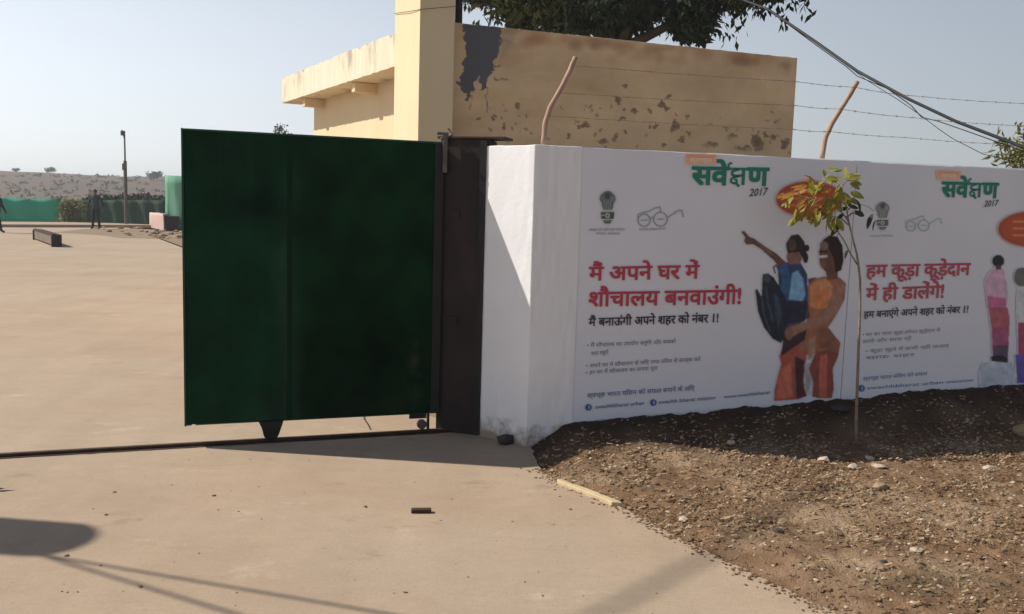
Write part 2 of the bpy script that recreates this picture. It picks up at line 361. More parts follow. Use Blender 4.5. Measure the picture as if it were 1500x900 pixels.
b = MB(); c0 = ground(617, 751)
b.obox(c0, (1, .1), .105, .035, .0, .022); o = b.build('wood_scrap', M['rail'], loc=(c0[0], c0[1], 0), bevel=.004)
tag(o, 'brown scrap of wood lying alone on the concrete drive', 'wood scrap')
b = MB(); c0 = ground(6, 719)
b.add([(c0[0] - .05, c0[1] - .012, .004), (c0[0] - .01, c0[1] - .02, .012), (c0[0] + .045, c0[1] + .02, .02), (c0[0] + .0, c0[1] + .012, .008), (c0[0] - .03, c0[1] + .008, .014)], [(0, 1, 3, 4), (1, 2, 3)])
tag(b.build('fallen_leaf', M['rail'], loc=(c0[0], c0[1], 0)), 'dry curled leaf on the concrete at the left edge of the view', 'leaf')
# worn yellow kerb strip at the bend of the concrete edge
b = MB(); ky = np.linspace(5.09, 4.70, 16)
L_ = [(edge_x(y) - .012 - .03 * min(1, k / 3), y) for k, y in enumerate(ky)]; R_ = [(edge_x(y) + .018 + .012 * n3(y, 1, 0, 20), y) for y in ky]
b.prism([(x, y) for x, y in reversed(L_)] + R_, -.02, .022)
tag(b.build('kerb_strip', M['kerb'], bevel=.006), 'short worn yellow kerb piece where drive meets soil', 'kerb')
# weedy patch, low
b = MB(); wc = ground(1385, 865)
for k in range(3200):
    x = wc[0] + random.gauss(0, .2); y = wc[1] + random.gauss(0, .09) + .12 * n3(x, 0, 0, 6)
    z = soil_h(x, y, False); h = random.uniform(.006, .028); a = random.uniform(0, 6.3); l = random.uniform(.004, .014); dx, dy = cos(a) * l, sin(a) * l
    b.add([(x, y, z), (x + dx, y + dy, z + h * .7), (x + dx * 1.6, y + dy * 1.6, z + h)], [(0, 1, 2)])
tag(b.build('weeds', M['weed']), 'low grey green weeds on the soil at lower right', 'weeds', kind='stuff')

# ------------------------------------------------------------------ sliding gate
r0 = ground(0, 670)[:2]; r1 = ground(640, 633)[:2]; RD = (r1 - r0) / np.linalg.norm(r1 - r0); RN = np.array([RD[1], -RD[0]])
def rp(s, w=0.): return r0 + RD * s + RN * w
slen = float(np.linalg.norm(r1 - r0))
t = tag(empty('gate_rail', (*rp(0), 0)), 'rusty steel rail set in a dark groove across the drive, under the green gate', 'gate rail')
b = MB(); a0, a1 = rp(-3, .05), rp(slen + .9, .05); b0, b1 = rp(slen + .9, -.05), rp(-3, -.05)
N_ = 120; Lp = [(*(rp(-3 + (slen + 3.1) * k / N_, .045 + .012 * n3(k * .7, 0) + .008 * n3(k * 3.1, 2)))[:2],) for k in range(N_ + 1)]
Rp = [(*(rp(-3 + (slen + 3.1) * k / N_, -.04 + .012 * n3(k * .7, 9))[:2]),) for k in range(N_ + 1)]
b.add([(x, y, .004) for x, y in Lp + Rp], [(k, k + 1, N_ + 2 + k, N_ + 1 + k) for k in range(N_)])
b.build('groove', M['rail'], t)
b = MB(); c = rp((slen - 3) / 2 + .05); b.obox(c, RD, slen + 3.1, .035, .006, .024); b.build('rail_bar', M['rail'], t, bevel=.005)
sL = float((ground(271, 657)[:2] - r0) @ RD); sR = slen + .012
pL = rp(sL); pR = rp(sR)
t = tag(empty('sliding_gate', (*pL, 0)), 'dark green sheet metal sliding gate standing partly open on its rail', 'gate')
GB, GT = .135, 2.036
def paint_gate():
    nu, nv_ = 150, 170; vv = []; C_ = []
    for i in range(nu + 1):
        for j in range(nv_ + 1):
            a_ = i / nu; h_ = j / nv_; p = rp(sL + .01 + (sR - sL - .02) * a_, .003 + .0025 * n3(a_ * 3, h_ * 3, 2)); vv.append((p[0], p[1], GB + .01 + (GT - GB - .02) * h_))
            c_ = np.array([.0045, .030, .014]) * (1 + .35 * fbm(a_, h_, 2.2, 3) + .55 * fbm(a_, h_, 6, 4, 33))
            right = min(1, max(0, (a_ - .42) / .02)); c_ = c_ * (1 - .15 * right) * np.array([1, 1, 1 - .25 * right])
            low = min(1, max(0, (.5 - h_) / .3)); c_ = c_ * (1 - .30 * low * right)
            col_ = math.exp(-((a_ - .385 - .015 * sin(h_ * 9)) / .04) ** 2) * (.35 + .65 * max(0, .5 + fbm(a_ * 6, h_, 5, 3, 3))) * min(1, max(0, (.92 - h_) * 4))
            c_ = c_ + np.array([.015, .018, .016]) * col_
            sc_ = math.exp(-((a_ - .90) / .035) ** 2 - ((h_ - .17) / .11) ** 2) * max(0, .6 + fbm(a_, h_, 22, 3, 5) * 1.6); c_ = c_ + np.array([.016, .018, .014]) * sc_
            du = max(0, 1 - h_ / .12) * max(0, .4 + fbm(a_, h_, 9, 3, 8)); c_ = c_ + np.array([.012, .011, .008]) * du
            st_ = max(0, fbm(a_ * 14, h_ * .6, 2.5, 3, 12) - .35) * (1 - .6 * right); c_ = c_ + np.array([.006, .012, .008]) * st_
            C_.append(np.clip(c_, .0008, 1))
    f_ = [(i * (nv_ + 1) + j, (i + 1) * (nv_ + 1) + j, (i + 1) * (nv_ + 1) + j + 1, i * (nv_ + 1) + j + 1) for i in range(nu) for j in range(nv_)]
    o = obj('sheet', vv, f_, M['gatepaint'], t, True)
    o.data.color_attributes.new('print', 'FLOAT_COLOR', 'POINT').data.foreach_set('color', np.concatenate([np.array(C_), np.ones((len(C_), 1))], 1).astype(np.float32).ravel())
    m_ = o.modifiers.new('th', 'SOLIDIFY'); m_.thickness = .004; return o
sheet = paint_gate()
b = MB()
for s0, w_ in ((sL + .02, .045), (sR - .04, .045)): b.obox(rp(s0, -.028), RD, w_, .045, GB, GT)
b.obox(rp((sL + sR) / 2, -.028), RD, sR - sL - .13, .044, GT - .05, GT)
b.obox(rp((sL + sR) / 2, -.028), RD, sR - sL - .13, .044, GB, GB + .05)
b.obox(rp(sL + .62, -.028), RD, .04, .044, GB + .05, GT - .05)
b.obox(rp((sL + sR) / 2, -.03), RD, sR - sL - .13, .03, 1.05, 1.09)
b.build('frame', M['green_edge'], t, bevel=.003)
# trim strips riveted on our side: thin edge angle all round and a joint cover
b = MB(); b.obox(rp(sL + .004, .004), RD, .012, .012, GB, GT + .001); b.build('edge_strip', M['green_edge'], t)
b = MB(); b.obox(rp((sL + sR) / 2, .004), RD, sR - sL - .04, .011, GT - .012, GT); b.build('top_strip', M['green_edge'], t)
b = MB(); b.obox(rp(sL + .66, .0045), RD, .035, .004, GB + .01, GT - .014); b.build('joint_strip', M['green'], t)
b = MB(); b.obox(rp(sR - .035, .006), RD, .06, .010, GB + .01, GT - .014); b.build('edge_strip', M['black'], t)
# wheel with its tapering housing
wc_ = rp(float((ground(398, 650)[:2] - r0) @ RD), -.01)
b = MB(); v = []
for s_, z_ in ((-.08, GB + .005), (.08, GB + .005), (.066, .10), (.052, .055), (.036, .024), (.014, .009), (-.014, .009), (-.034, .022), (-.048, .05), (-.062, .10)):
    v.append((s_, z_))
n = len(v); vv = []
for off in (.032, -.032):
    for s_, z_ in v: q = wc_ + RD * s_ + RN * off; vv.append((q[0], q[1], z_))
b.add(vv, [tuple(range(n)), tuple(reversed(range(n, 2 * n)))] + [(k, n + k, n + (k + 1) % n, (k + 1) % n) for k in range(n)])
hs = b.build('wheel_housing', M['black'], t, bevel=.006)
b = MB(); q0 = wc_ + RN * .02; q1 = wc_ - RN * .02
b.tube([(q0[0], q0[1], .062), (q1[0], q1[1], .062)], .052, 20); b.build('wheel', M['black'], t, bevel=.004)
# small rear roller and bracket near the pillar
s2 = float((ground(612, 628)[:2] - r0) @ RD); w2 = rp(s2, -.01)
b = MB(); q0 = w2 + RN * .015; q1 = w2 - RN * .02
b.tube([(q0[0], q0[1], .06), (q1[0], q1[1], .06)], .034, 16); b.build('wheel', M['steel'], t, bevel=.003)
b = MB(); b.obox(w2 + RD * .045, RD, .014, .03, .01, .15); b.obox(w2 - RD * .03, RD, .12, .02, .105, .134); b.build('bracket', M['black'], t)
b = MB(); q = rp(sR - .0, .02); b.obox(q, RD, .03, .02, 1.83, GT + .05); b.obox(q - RD * .02, RD, .08, .02, GT + .045, GT + .065); b.tube([(q[0] - .03, q[1], GT + .02), (q[0] + .05, q[1] - .01, GT + .05), (q[0] + .02, q[1], GT + .09)], .008, 6)
b.build('top_latch', M['steel'], t)

# brown steel post between gate and pillar
pa = ground(637, 632)[:2] ; pb = np.array([-.20, 6.11])
dd = (pb - pa) / np.linalg.norm(pb - pa); nn = np.array([dd[1], -dd[0]])
t = tag(empty('gate_post', (*pa, 0)), 'dark brown sheet clad gate post between green gate and white pillar', 'gate post')
b = MB(); pw = np.linalg.norm(pb - pa); b.obox((pa + pb) / 2 - nn * .12 , dd, pw, .22, 0, 2.06); b.build('cladding', M['rustbrown'], t, bevel=.006)
b = MB(); b.obox(pa + dd * (pw - .025) + nn * .0, dd, .045, .02, .01, 2.05); b.build('edge_strip', M['black'], t)
b = MB(); b.obox((pa + pb) / 2 - nn * .1 + dd * .05, dd, pw + .15, .2, 2.062, 2.078); b.build('cap_plate', M['rail'], t, bevel=.003)
for z in (1.52, .78): b = MB(); b.obox(pa + dd * .10 + nn * .0, dd, .10, .012, z, z + .05); b.build('hinge', M['rustbrown'], t)

# ------------------------------------------------------------------ white pillar and boundary wall
A = np.array([-.214, 6.121]); Bp = wp(.33)
t = MB()
def chipped(pts_, z0, z1, nz=34, amp=.004):
    pass
b = MB(); PP = [A, WC, Bp, Bp - WN * .36, A - WN * .25 + WD * .02]
seg = []
for i in range(len(PP)):
    p, q = PP[i], PP[(i + 1) % len(PP)]; nseg = 10 if i < 2 else 2
    for k in range(nseg): seg.append(p + (q - p) * k / nseg)
nz = 50; vv = []; ns = len(seg)
for j in range(nz + 1):
    z = WH * j / nz
    for k, p in enumerate(seg):
        d = .0035 * fbm(p[0] * 3 + k * .1, z, 4, 3)
        if k == 0 and j < nz - 1: d += .006 * n3(z, 0, 0, 14) - .0
        q = p + WN * d; zz = z
        if j == nz: zz = z + .004 * n3(p[0], p[1], 0, 9)
        vv.append((q[0], q[1], zz))
ff = [(j * ns + k, j * ns + (k + 1) % ns, (j + 1) * ns + (k + 1) % ns, (j + 1) * ns + k) for j in range(nz) for k in range(ns)] + [tuple(range(nz * ns, (nz + 1) * ns))]
b.add(vv, ff)
o = b.build('gate_pillar', M['whitewash'], loc=(*WC, 0), bevel=.006); tag(o, 'white plastered splayed pillar at the gate end of the boundary wall', 'pillar')
b = MB(); U0, U1, NU = .333, 9.0, 160
vv = []
for k in range(NU + 1):
    u = U0 + (U1 - U0) * k / NU
    zt = WH + .005 * n3(u, 0, 0, 2.5) + .003 * n3(u, 4, 0, 11)
    for (w, z) in ((-.012, 0), (-.012, zt - .012), (-.02, zt), (-.22, zt + .002), (-.23, zt - .012), (-.23, 0)):
        p = wp(u, w); vv.append((p[0], p[1], z))
ff = [(k * 6 + i, (k + 1) * 6 + i, (k + 1) * 6 + i + 1, k * 6 + i + 1) for k in range(NU) for i in range(5)] + [(0, 1, 2, 3, 4, 5), tuple(NU * 6 + i for i in (5, 4, 3, 2, 1, 0))]
b.add(vv, ff); o = b.build('boundary_wall', M['whitewash'], loc=(*wp(.333), 0)); tag(o, 'long white plastered boundary wall carrying the printed banners', 'wall')

# ------------------------------------------------------------------ banners
REF = lin((127, 121, 131))
def ink(c): return tuple(min(.9, v / r * .74) for v, r in zip(lin(c), REF))
def banner_sheet(name, xl, xr, bot, top_off, label, thick=.0):
    """xl/xr: photo x of both ends; bot: [(x, y)] lower hem"""
    u0 = wall_uv(xl, 420)[0]; u1 = wall_uv(xr, 420)[0]
    hem = [wall_uv(x, y) for x, y in bot]
    NUU = int((u1 - u0) / .03); NV = 24; vv = []; Fq = []
    for i in range(NUU + 1):
        u = u0 + (u1 - u0) * i / NUU
        vb = np.interp(u, [h[0] for h in hem], [h[1] for h in hem]) + .004 * n3(u, 1, 0, 5)
        vt = WH - top_off + .006 * n3(u, 3, 0, 3)
        for j in range(NV + 1):
            z = vb + (vt - vb) * j / NV
            off = -.0055 + .0022 * n3(u * 2.0, z * .8, 5, 1.5) + (.004 * max(0, n3(u, 0, 8, 5)) if j < 2 else 0)
            p = wp(u, off); vv.append((p[0], p[1], z))
    Fq = [(i * (NV + 1) + j, (i + 1) * (NV + 1) + j, (i + 1) * (NV + 1) + j + 1, i * (NV + 1) + j + 1) for i in range(NUU) for j in range(NV)]
    root = tag(empty(name, (*wp(u0), 1.0)), label, 'banner', 'printed banners along the boundary wall')
    obj('sheet', vv, Fq, M['banner'], root, True); return root
PO = .0                                                       # print plane offset (in front of the sheet, which lies 3 to 8 mm behind)
inkmats = {}
def inkm(c):
    if c not in inkmats: inkmats[c] = flat('ink %d %d %d' % c, ink(c))
    return inkmats[c]
def glyph_mesh(s, bold):
    cu = bpy.data.curves.new('t', 'FONT'); cu.body = s; cu.size = 1; cu.resolution_u = 3
    o = bpy.data.objects.new('t', cu); COL.objects.link(o); bpy.context.view_layer.update()
    me = bpy.data.meshes.new_from_object(o.evaluated_get(bpy.context.evaluated_depsgraph_get()))
    v = [tuple(p.co) for p in me.vertices]; f = [tuple(p.vertices) for p in me.polygons]
    bpy.data.objects.remove(o); bpy.data.meshes.remove(me); bpy.data.curves.remove(cu)
    if bold < .004: return v, f
    return merge([([(x + dx * bold, y + dy * bold, k * .01) for x, y, z in v], f) for k, (dx, dy) in enumerate(((0, 0), (1, 1), (-1, 1), (1, -1), (-1, -1)))])
def stroke2d(pts, w):
    v = []; n = len(pts); P = [np.array(p, float) for p in pts]
    for i, p in enumerate(P):
        d = P[min(i + 1, n - 1)] - P[max(i - 1, 0)]; d /= np.linalg.norm(d) + 1e-9; q = np.array([-d[1], d[0]]) * w / 2
        v += [(*(p - q), 0), (*(p + q), 0)]
    return v, [(2 * i, 2 * i + 2, 2 * i + 3, 2 * i + 1) for i in range(n - 1)]
def merge(parts):
    v = []; f = []
    for pv, pf in parts: n = len(v); v += pv; f += [tuple(i + n for i in q) for q in pf]
    return v, f
def sh(vf, dx, sx=1.): return [(x * sx + dx, y, z) for x, y, z in vf[0]], vf[1]
def lettering(parent, s, x0, y0, x1, y1, hpx, col, bold=.012, body=.62, name='lettering', off=.0012, italic=0.):
    v, f = s if isinstance(s, tuple) else glyph_mesh(s, bold)
    xs_ = [p[0] for p in v]; a, bmx = min(xs_), max(xs_)
    # drop doubled coplanar overlap problems by a tiny per-mesh offset only
    A0 = np.array(wall_uv(x0, y0)); A1 = np.array(wall_uv(x1, y1)); H_ = np.array(wall_uv(x0, y0 - hpx))[1] - A0[1]
    H2 = np.array(wall_uv(x1, y1 - hpx))[1] - A1[1]
    out = []
    for x, y, z in v:
        k = (x - a) / (bmx - a); q = A0 + (A1 - A0) * k; hh = (H_ + (H2 - H_) * k) / body
        p = wp(q[0] + italic * y * hh, PO + off + z * .02); out.append((p[0], p[1], q[1] + y * hh))
    return obj(name, out, f, inkm(col), parent)
def sarvekshan():
    bo = .03
    g1 = glyph_mesh('सवे', bo); w = 1.26
    reph = stroke2d([(w - .02, .66), (w - .03, .74), (w + .04, .80), (w + .09, .76)], .075)
    k = merge([stroke2d([(.0, .585), (.70, .585)], .085), stroke2d([(.53, .55), (.53, .0)], .11),
               stroke2d([(.36, .57), (.22, .53), (.12, .46), (.13, .38), (.22, .33), (.38, .32)], .095),
               stroke2d([(.36, .325), (.20, .28), (.10, .20), (.11, .10), (.22, .05), (.31, .09), (.30, .18), (.22, .20)], .085),
               stroke2d([(.26, .08), (.40, -.06)], .09), stroke2d([(.30, .32), (.52, .36)], .085)])
    k = ([(x, y, z + .0) for x, y, z in k[0]], k[1])
    g3 = glyph_mesh('ण', bo)
    return merge([g1, reph, sh(k, w - .02), sh(g3, w + .66)])

# ---- soft printed pictures: colours laid on a fine grid that lies on the sheet
class Picture:
    def __init__(s, x0, x1, y0, y1, step=1.0, ss=2):
        s.x0, s.y0, s.step = x0, y0, step; s.nx = int((x1 - x0) / step) + 1; s.ny = int((y1 - y0) / step) + 1; s.ss = ss
        s.W = s.nx * ss; s.H = s.ny * ss
        yy, xx = np.mgrid[0:s.H, 0:s.W]; s.X = x0 + xx * step / ss; s.Y = y0 + yy * step / ss
        s.rgb = np.tile(np.array([.77, .765, .81]), (s.H, s.W, 1)); s.a = np.zeros((s.H, s.W))
    def put(s, m, c, al=1.):
        m = m.astype(float) * al; s.rgb = s.rgb * (1 - m[..., None]) + np.array(ink(c)) * m[..., None]; s.a = np.maximum(s.a, m)
    def poly(s, pts, c, al=1., blur=0):
        P = pts; m = np.zeros(s.X.shape, bool); n = len(P)
        for i in range(n):
            (xa, ya), (xb, yb) = P[i], P[(i + 1) % n]
            if ya == yb: continue
            cnd = ((ya > s.Y) != (yb > s.Y)) & (s.X < (xb - xa) * (s.Y - ya) / (yb - ya) + xa); m ^= cnd
        m = m.astype(float)
        for _ in range(blur): m = s.box(m)
        s.put(m, c, al)
    def ell(s, cx, cy, rx, ry, c, al=1., blur=0):
        m = ((((s.X - cx) / rx) ** 2 + ((s.Y - cy) / ry) ** 2) < 1).astype(float)
        for _ in range(blur): m = s.box(m)
        s.put(m, c, al)
    def line(s, pts, w, c, al=1.):
        m = np.zeros(s.X.shape, bool)
        for (xa, ya), (xb, yb) in zip(pts, pts[1:]):
            L2 = (xb - xa) ** 2 + (yb - ya) ** 2 + 1e-9; t = np.clip(((s.X - xa) * (xb - xa) + (s.Y - ya) * (yb - ya)) / L2, 0, 1)
            m |= (s.X - xa - t * (xb - xa)) ** 2 + (s.Y - ya - t * (yb - ya)) ** 2 < (w / 2) ** 2
        s.put(m, c, al)
    def texture(s):
        n_ = np.array([[fbm(x * .1, y * .1, 1.0, 3, 90) for x in s.X[0, ::2]] for y in s.Y[::2, 0]]); n_ = np.repeat(np.repeat(n_, 2, 0), 2, 1)[:s.H, :s.W]
        m_ = np.array([[fbm(x * .1, y * .04, 2.6, 2, 95) for x in s.X[0, ::2]] for y in s.Y[::2, 0]]); m_ = np.repeat(np.repeat(m_, 2, 0), 2, 1)[:s.H, :s.W]
        l_ = s.rgb.mean(-1, keepdims=True); f_ = (s.a > .1)[..., None] * 1.; s.rgb = s.rgb * (1 - f_) + f_ * (s.rgb * .80 + l_ * .20) * .86; s.rgb = np.clip(s.rgb * (1 + .24 * n_ + .14 * m_)[..., None], .01, .9)
    @staticmethod
    def box(m):
        q = np.pad(m, 2, mode='edge'); return sum(q[i:i + m.shape[0], j:j + m.shape[1]] for i in range(5) for j in range(5)) / 25.
    def finish(s, name, parent, soft=1, thr=.25, off=.001, place=None, mt=None, xmax=9999):
        rgb = np.stack([s.smooth(s.rgb[..., k], soft) for k in range(3)], -1)[::s.ss, ::s.ss]; a = s.smooth(s.a, soft)[::s.ss, ::s.ss]
        keep = a > thr; ids = -np.ones(a.shape, int); V = []; C = []
        place = place or (lambda x, y: wall_pt(x, y, PO + off))
        need = np.zeros(a.shape, bool); fs = []
        for j in range(a.shape[0] - 1):
            for i in range(a.shape[1] - 1):
                if keep[j, i] or keep[j + 1, i + 1]: fs.append((j, i))
        def vid(j, i):
            if ids[j, i] < 0:
                ids[j, i] = len(V); V.append(place(s.x0 + i * s.step, s.y0 + j * s.step)); C.append(rgb[j, i])
            return ids[j, i]
        Fq = [(vid(j, i), vid(j + 1, i), vid(j + 1, i + 1), vid(j, i + 1)) for j, i in fs]
        o = obj(name, V, Fq, mt or M['print'], parent)
        at = o.data.color_attributes.new('print', 'FLOAT_COLOR', 'POINT')
        at.data.foreach_set('color', np.concatenate([np.array(C), np.ones((len(C), 1))], 1).astype(np.float32).ravel())
        return o
    @staticmethod
    def smooth(m, n):
        for _ in range(n):
            q = np.pad(m, 1, mode='edge'); m = (q[:-2, 1:-1] + q[2:, 1:-1] + q[1:-1, :-2] + q[1:-1, 2:] + 2 * q[1:-1, 1:-1]) / 6
        return m
def emblem(parent, cx, cy, k, c):
    P = Picture(cx - 16 * k, cx + 16 * k, cy - 28 * k, cy + 28 * k, .6)
    f = lambda pts: [(cx + x * k, cy + y * k) for x, y in pts]
    P.poly(f([(-6, -24), (-2, -26), (3, -26), (7, -23), (11, -19), (12, -13), (9, -7), (8, -1), (6, 2), (-6, 2), (-8, -4), (-9, -9), (-12, -14), (-10, -20)]), c)
    P.ell(cx, cy - 19 * k, 4 * k, 4.5 * k, tuple(int(v * .7) for v in c)); P.ell(cx - 7 * k, cy - 15 * k, 3 * k, 4 * k, tuple(min(255, int(v * 1.15)) for v in c), .6); P.ell(cx + 7 * k, cy - 15 * k, 3 * k, 4 * k, tuple(min(255, int(v * 1.3)) for v in c), .6)
    for x in (-4.5, -1.5, 1.5, 4.5): P.line(f([(x, -12), (x * .8, 1)]), .9 * k, tuple(min(255, int(v * 1.5)) for v in c), .7)
    P.poly(f([(-10, 5), (10, 5), (9, 15), (-9, 15)]), tuple(int(v * .8) for v in c))
    P.ell(cx, cy + 10 * k, 3.4 * k, 3.6 * k, (110, 110, 116)); P.ell(cx, cy + 10 * k, 1.8 * k, 2 * k, c); P.line(f([(-8, 10), (-5, 9)]), 2 * k, (105, 105, 110), .8)
    P.poly(f([(-7, 17), (7, 17), (4, 22), (-4, 22)]), c)
    return P.finish('emblem', parent, 1)
def spectacles(parent, cx, cy, k, c):
    P = Picture(cx - 36 * k, cx + 40 * k, cy - 24 * k, cy + 22 * k, .6)
    f = lambda pts: [(cx + x * k, cy + y * k) for x, y in pts]
    for ex, ey, rr in ((-19.5, 6, 8.8), (4.5, 4.5, 10)):
        P.line([(cx + (ex + rr * cos(a)) * k, cy + (ey + rr * 1.02 * sin(a)) * k) for a in np.linspace(0, 2 * pi, 26)], 1.5 * k, c)
        P.line(f([(ex - 4, ey), (ex + 4, ey - .4)]), 2.0 * k, c, .7)
    P.line(f([(-10.8, 4), (-8, 1.6), (-5.3, 3.2)]), 1.5 * k, c); P.line(f([(-28, 4), (-28.5, -2), (-22, -5), (-12, -7), (-3, -12), (4, -13.5), (5, -6)]), 1.4 * k, c)
    P.line(f([(14.5, 2), (19, -1), (31, -8.5), (36, -8), (38, 1)]), 1.4 * k, c)
    return P.finish('spectacles_logo', parent, 1, thr=.18)
def common(bn, tagq, sv, yr, icons):
    P = Picture(tagq[0] - 3, tagq[2] + 3, tagq[1] - 3, tagq[3] + 4, 1)
    x0, y0, x1, y1 = tagq; P.poly([(x0 + 1, y0), (x1, y0 + 1.5), (x1 - 1, y1 + 1), (x0 + 3, y1)], (160, 98, 84)); P.poly([(x0 + 4, y0 + 2), (x1 - 4, y0 + 4), (x1 - 5, y0 + 7), (x0 + 5, y0 + 6)], (140, 78, 66), .6)
    P.finish('orange_tag', bn, 1, off=.0015)
    lettering(bn, 'स्वच्छ', x0 + 8, y1 - 2.5, x1 - 8, y1 - 1.5, 6, (178, 140, 132), .0, off=.003)
    lettering(bn, sarvekshan(), *sv, (22, 70, 62), off=.0012)
    lettering(bn, '2017', *yr, (45, 48, 58), .01, .69, italic=.2)

b1 = banner_sheet('printed_banner', 842, 1243, [(842, 619), (900, 613), (1000, 604), (1130, 594), (1243, 586)], .006,
                  'white banner printed with a pointing child and a woman in orange')
b2 = banner_sheet('printed_banner', 1244, 1870, [(1244, 592), (1300, 583), (1400, 575), (1500, 568), (1870, 540)], .012,
                  'white banner at the right end with a pink clad printed girl, behind the sapling')
common(b1, (1002, 225, 1050, 240), (1012, 270, 1126, 272, 25), (1097, 288, 1123, 286, 11), None)
common(b2, (1370, 249, 1408, 263), (1378, 288, 1462, 290, 21), (1441, 303, 1461, 302, 9), None)
emblem(b1, 890, 306, 1., (62, 60, 66)); spectacles(b1, 963, 317, 1., (76, 76, 84))
emblem(b2, 1293, 318, .86, (74, 72, 78)); spectacles(b2, 1350, 327, .78, (92, 94, 102))
T = lettering
T(b1, 'मैं अपने घर में', 862, 411, 1024, 408, 19, (108, 34, 48), .022)
T(b1, 'शौचालय बनवाउंगी!', 862, 449, 1085, 445, 20, (108, 34, 48), .022)
T(b1, 'मैं बनाऊंगी अपने शहर को नंबर 1!', 862, 478, 1052, 472, 11, (34, 30, 40), .02)
for s_, q in (('आवासन और शहरी कार्य मंत्रालय', (862, 339, 915, 338, 3.4)), ('भारत सरकार', (873, 344, 908, 344, 3)), ('एक कदम स्वच्छता की ओर', (936, 338, 975, 337, 3))):
    T(b1, s_, *q, (80, 78, 86), .0)
for s_, q in (('• मैं शौचालय का उपयोग करूंगी और सबको', (860, 509, 990, 503, 5)), ('साफ रखूंगी', (866, 521, 891, 519, 5)),
              ('• अपने घर में शौचालय के लिए नगर निगम से संपर्क करें', (858, 539, 1026, 529, 5)), ('• हर घर में शौचालय का सपना पूरा', (858, 549, 963, 542, 5))):
    T(b1, s_, *q, (66, 62, 74), .0)
for s_, q in (('स्वच्छ भारत मिशन को सफल बनाने के लिए', (860, 583, 1017, 572, 6)), ('swachhbharat urban', (872, 599, 943, 593, 5)), ('swachh bharat mission', (965, 592, 1048, 585, 5)), ('www.swachhbharat', (1060, 584, 1128, 577, 4.5))):
    T(b1, s_, *q, (52, 62, 92), .004)
for x, y, bn in ((862, 597, b1), (957, 590, b1), (1262, 569, b2)):
    P = Picture(x - 7, x + 7, y - 7, y + 7, .7); P.ell(x, y, 5, 5, (38, 48, 84)); P.ell(x + 1, y, 1.5, 3, (110, 112, 130), .6); P.finish('round_icon', bn, 1)
T(b2, 'हम कूड़ा कूड़ेदान', 1268, 406, 1421, 403, 17, (108, 44, 56), .022)
T(b2, 'में ही डालेंगे!', 1268, 440, 1382, 436, 17, (108, 44, 56), .022)
T(b2, 'हम बनाएंगे अपने शहर को नंबर 1!', 1265, 466, 1418, 458, 9, (44, 40, 50), .018)
for s_, q in (('• घर का सारा कूड़ा हमेशा कूड़ेदान में', (1263, 493, 1377, 486, 4.4)), ('डालें और साफ रहें', (1263, 503, 1335, 498, 4.4)), ('• कूड़ा खुले में कभी नहीं जलाएं', (1268, 517, 1390, 509, 4.4)), ('साफ शहर', (1268, 527, 1340, 522, 4.4))):
    T(b2, s_, *q, (82, 80, 90), .0)
T(b2, 'स्वच्छ भारत मिशन को सफल', 1264, 558, 1358, 550, 5, (58, 70, 100), .0)
T(b2, 'swachhbharat urban mission', 1270, 571, 1425, 559, 4.5, (58, 70, 100), .0)
T(b2, 'भारत सरकार', 1275, 348, 1308, 347, 3, (98, 98, 104), .0)
# red ovals
for bn, cx, cy, rx, ry in ((b1, 1186, 292, 50, 27), (b2, 1511, 336, 50, 27)):
    P = Picture(cx - rx - 5, cx + rx + 5, cy - ry - 5, cy + ry + 5, 1.)
    P.ell(cx, cy, rx, ry, (102, 42, 32), 1, 3); P.ell(cx, cy, rx - 6, ry - 6, (116, 52, 36), .5, 3)
    for k in range(3):
        for j in range(7): P.line([(cx - 26 + j * 8, cy - 11 + k * 10), (cx - 21 + j * 8, cy - 11 + k * 10)], 3.4, (150, 84, 62), .6)
    P.finish('red_oval', bn, 1)
# pointing child carried by a woman (flat print)
P = Picture(1083, 1248, 336, 594, 1.0)
Z = lambda pts: [(1080 + x / 3.335, 330 + y / 3.335) for x, y in pts]
SK = (66, 40, 40)
P.poly(Z([(345, 262), (385, 255), (390, 300), (350, 320)]), (70, 34, 30))
P.poly(Z([(205, 640), (225, 580), (300, 560), (345, 600), (330, 700), (325, 770), (342, 835), (300, 852), (178, 860), (183, 800), (200, 730), (215, 680)]), (112, 44, 34))
P.poly(Z([(215, 700), (262, 670), (270, 845), (190, 852), (200, 760)]), (150, 62, 44), .8, 1); P.poly(Z([(280, 640), (328, 660), (322, 770), (335, 835), (290, 848)]), (34, 20, 26), .9, 1)
P.poly(Z([(330, 680), (358, 670), (362, 760), (345, 832), (328, 800)]), (104, 98, 112)); P.ell(*Z([(350, 822)])[0], 4, 3, (120, 120, 130))
P.poly(Z([(350, 700), (390, 600), (460, 570), (505, 575), (492, 645), (467, 700), (472, 800), (462, 846), (400, 846), (365, 838), (370, 770)]), (92, 38, 32))
P.poly(Z([(405, 640), (440, 630), (436, 840), (402, 842), (398, 740)]), (140, 56, 40), .85, 1)
P.poly(Z([(340, 300), (380, 262), (430, 250), (500, 256), (532, 285), (524, 360), (490, 430), (445, 500), (505, 575), (490, 625), (440, 610), (390, 620), (350, 640), (300, 600), (330, 500), (345, 440), (338, 380)]), (104, 58, 42))
P.poly(Z([(355, 300), (385, 272), (430, 262), (470, 300), (450, 400), (400, 410), (360, 400)]), (156, 84, 50), .9, 2); P.poly(Z([(370, 330), (440, 310), (455, 370), (420, 405), (372, 400)]), (168, 70, 26), .8, 2)
P.poly(Z([(395, 500), (450, 510), (500, 580), (480, 620), (400, 600)]), (84, 46, 36), .7, 2); P.poly(Z([(350, 560), (385, 540), (375, 640), (345, 660)]), (112, 80, 66), .8, 1)
P.poly(Z([(240, 180), (310, 184), (342, 240), (345, 380), (330, 470), (240, 485), (205, 380), (198, 200)]), (24, 42, 74))
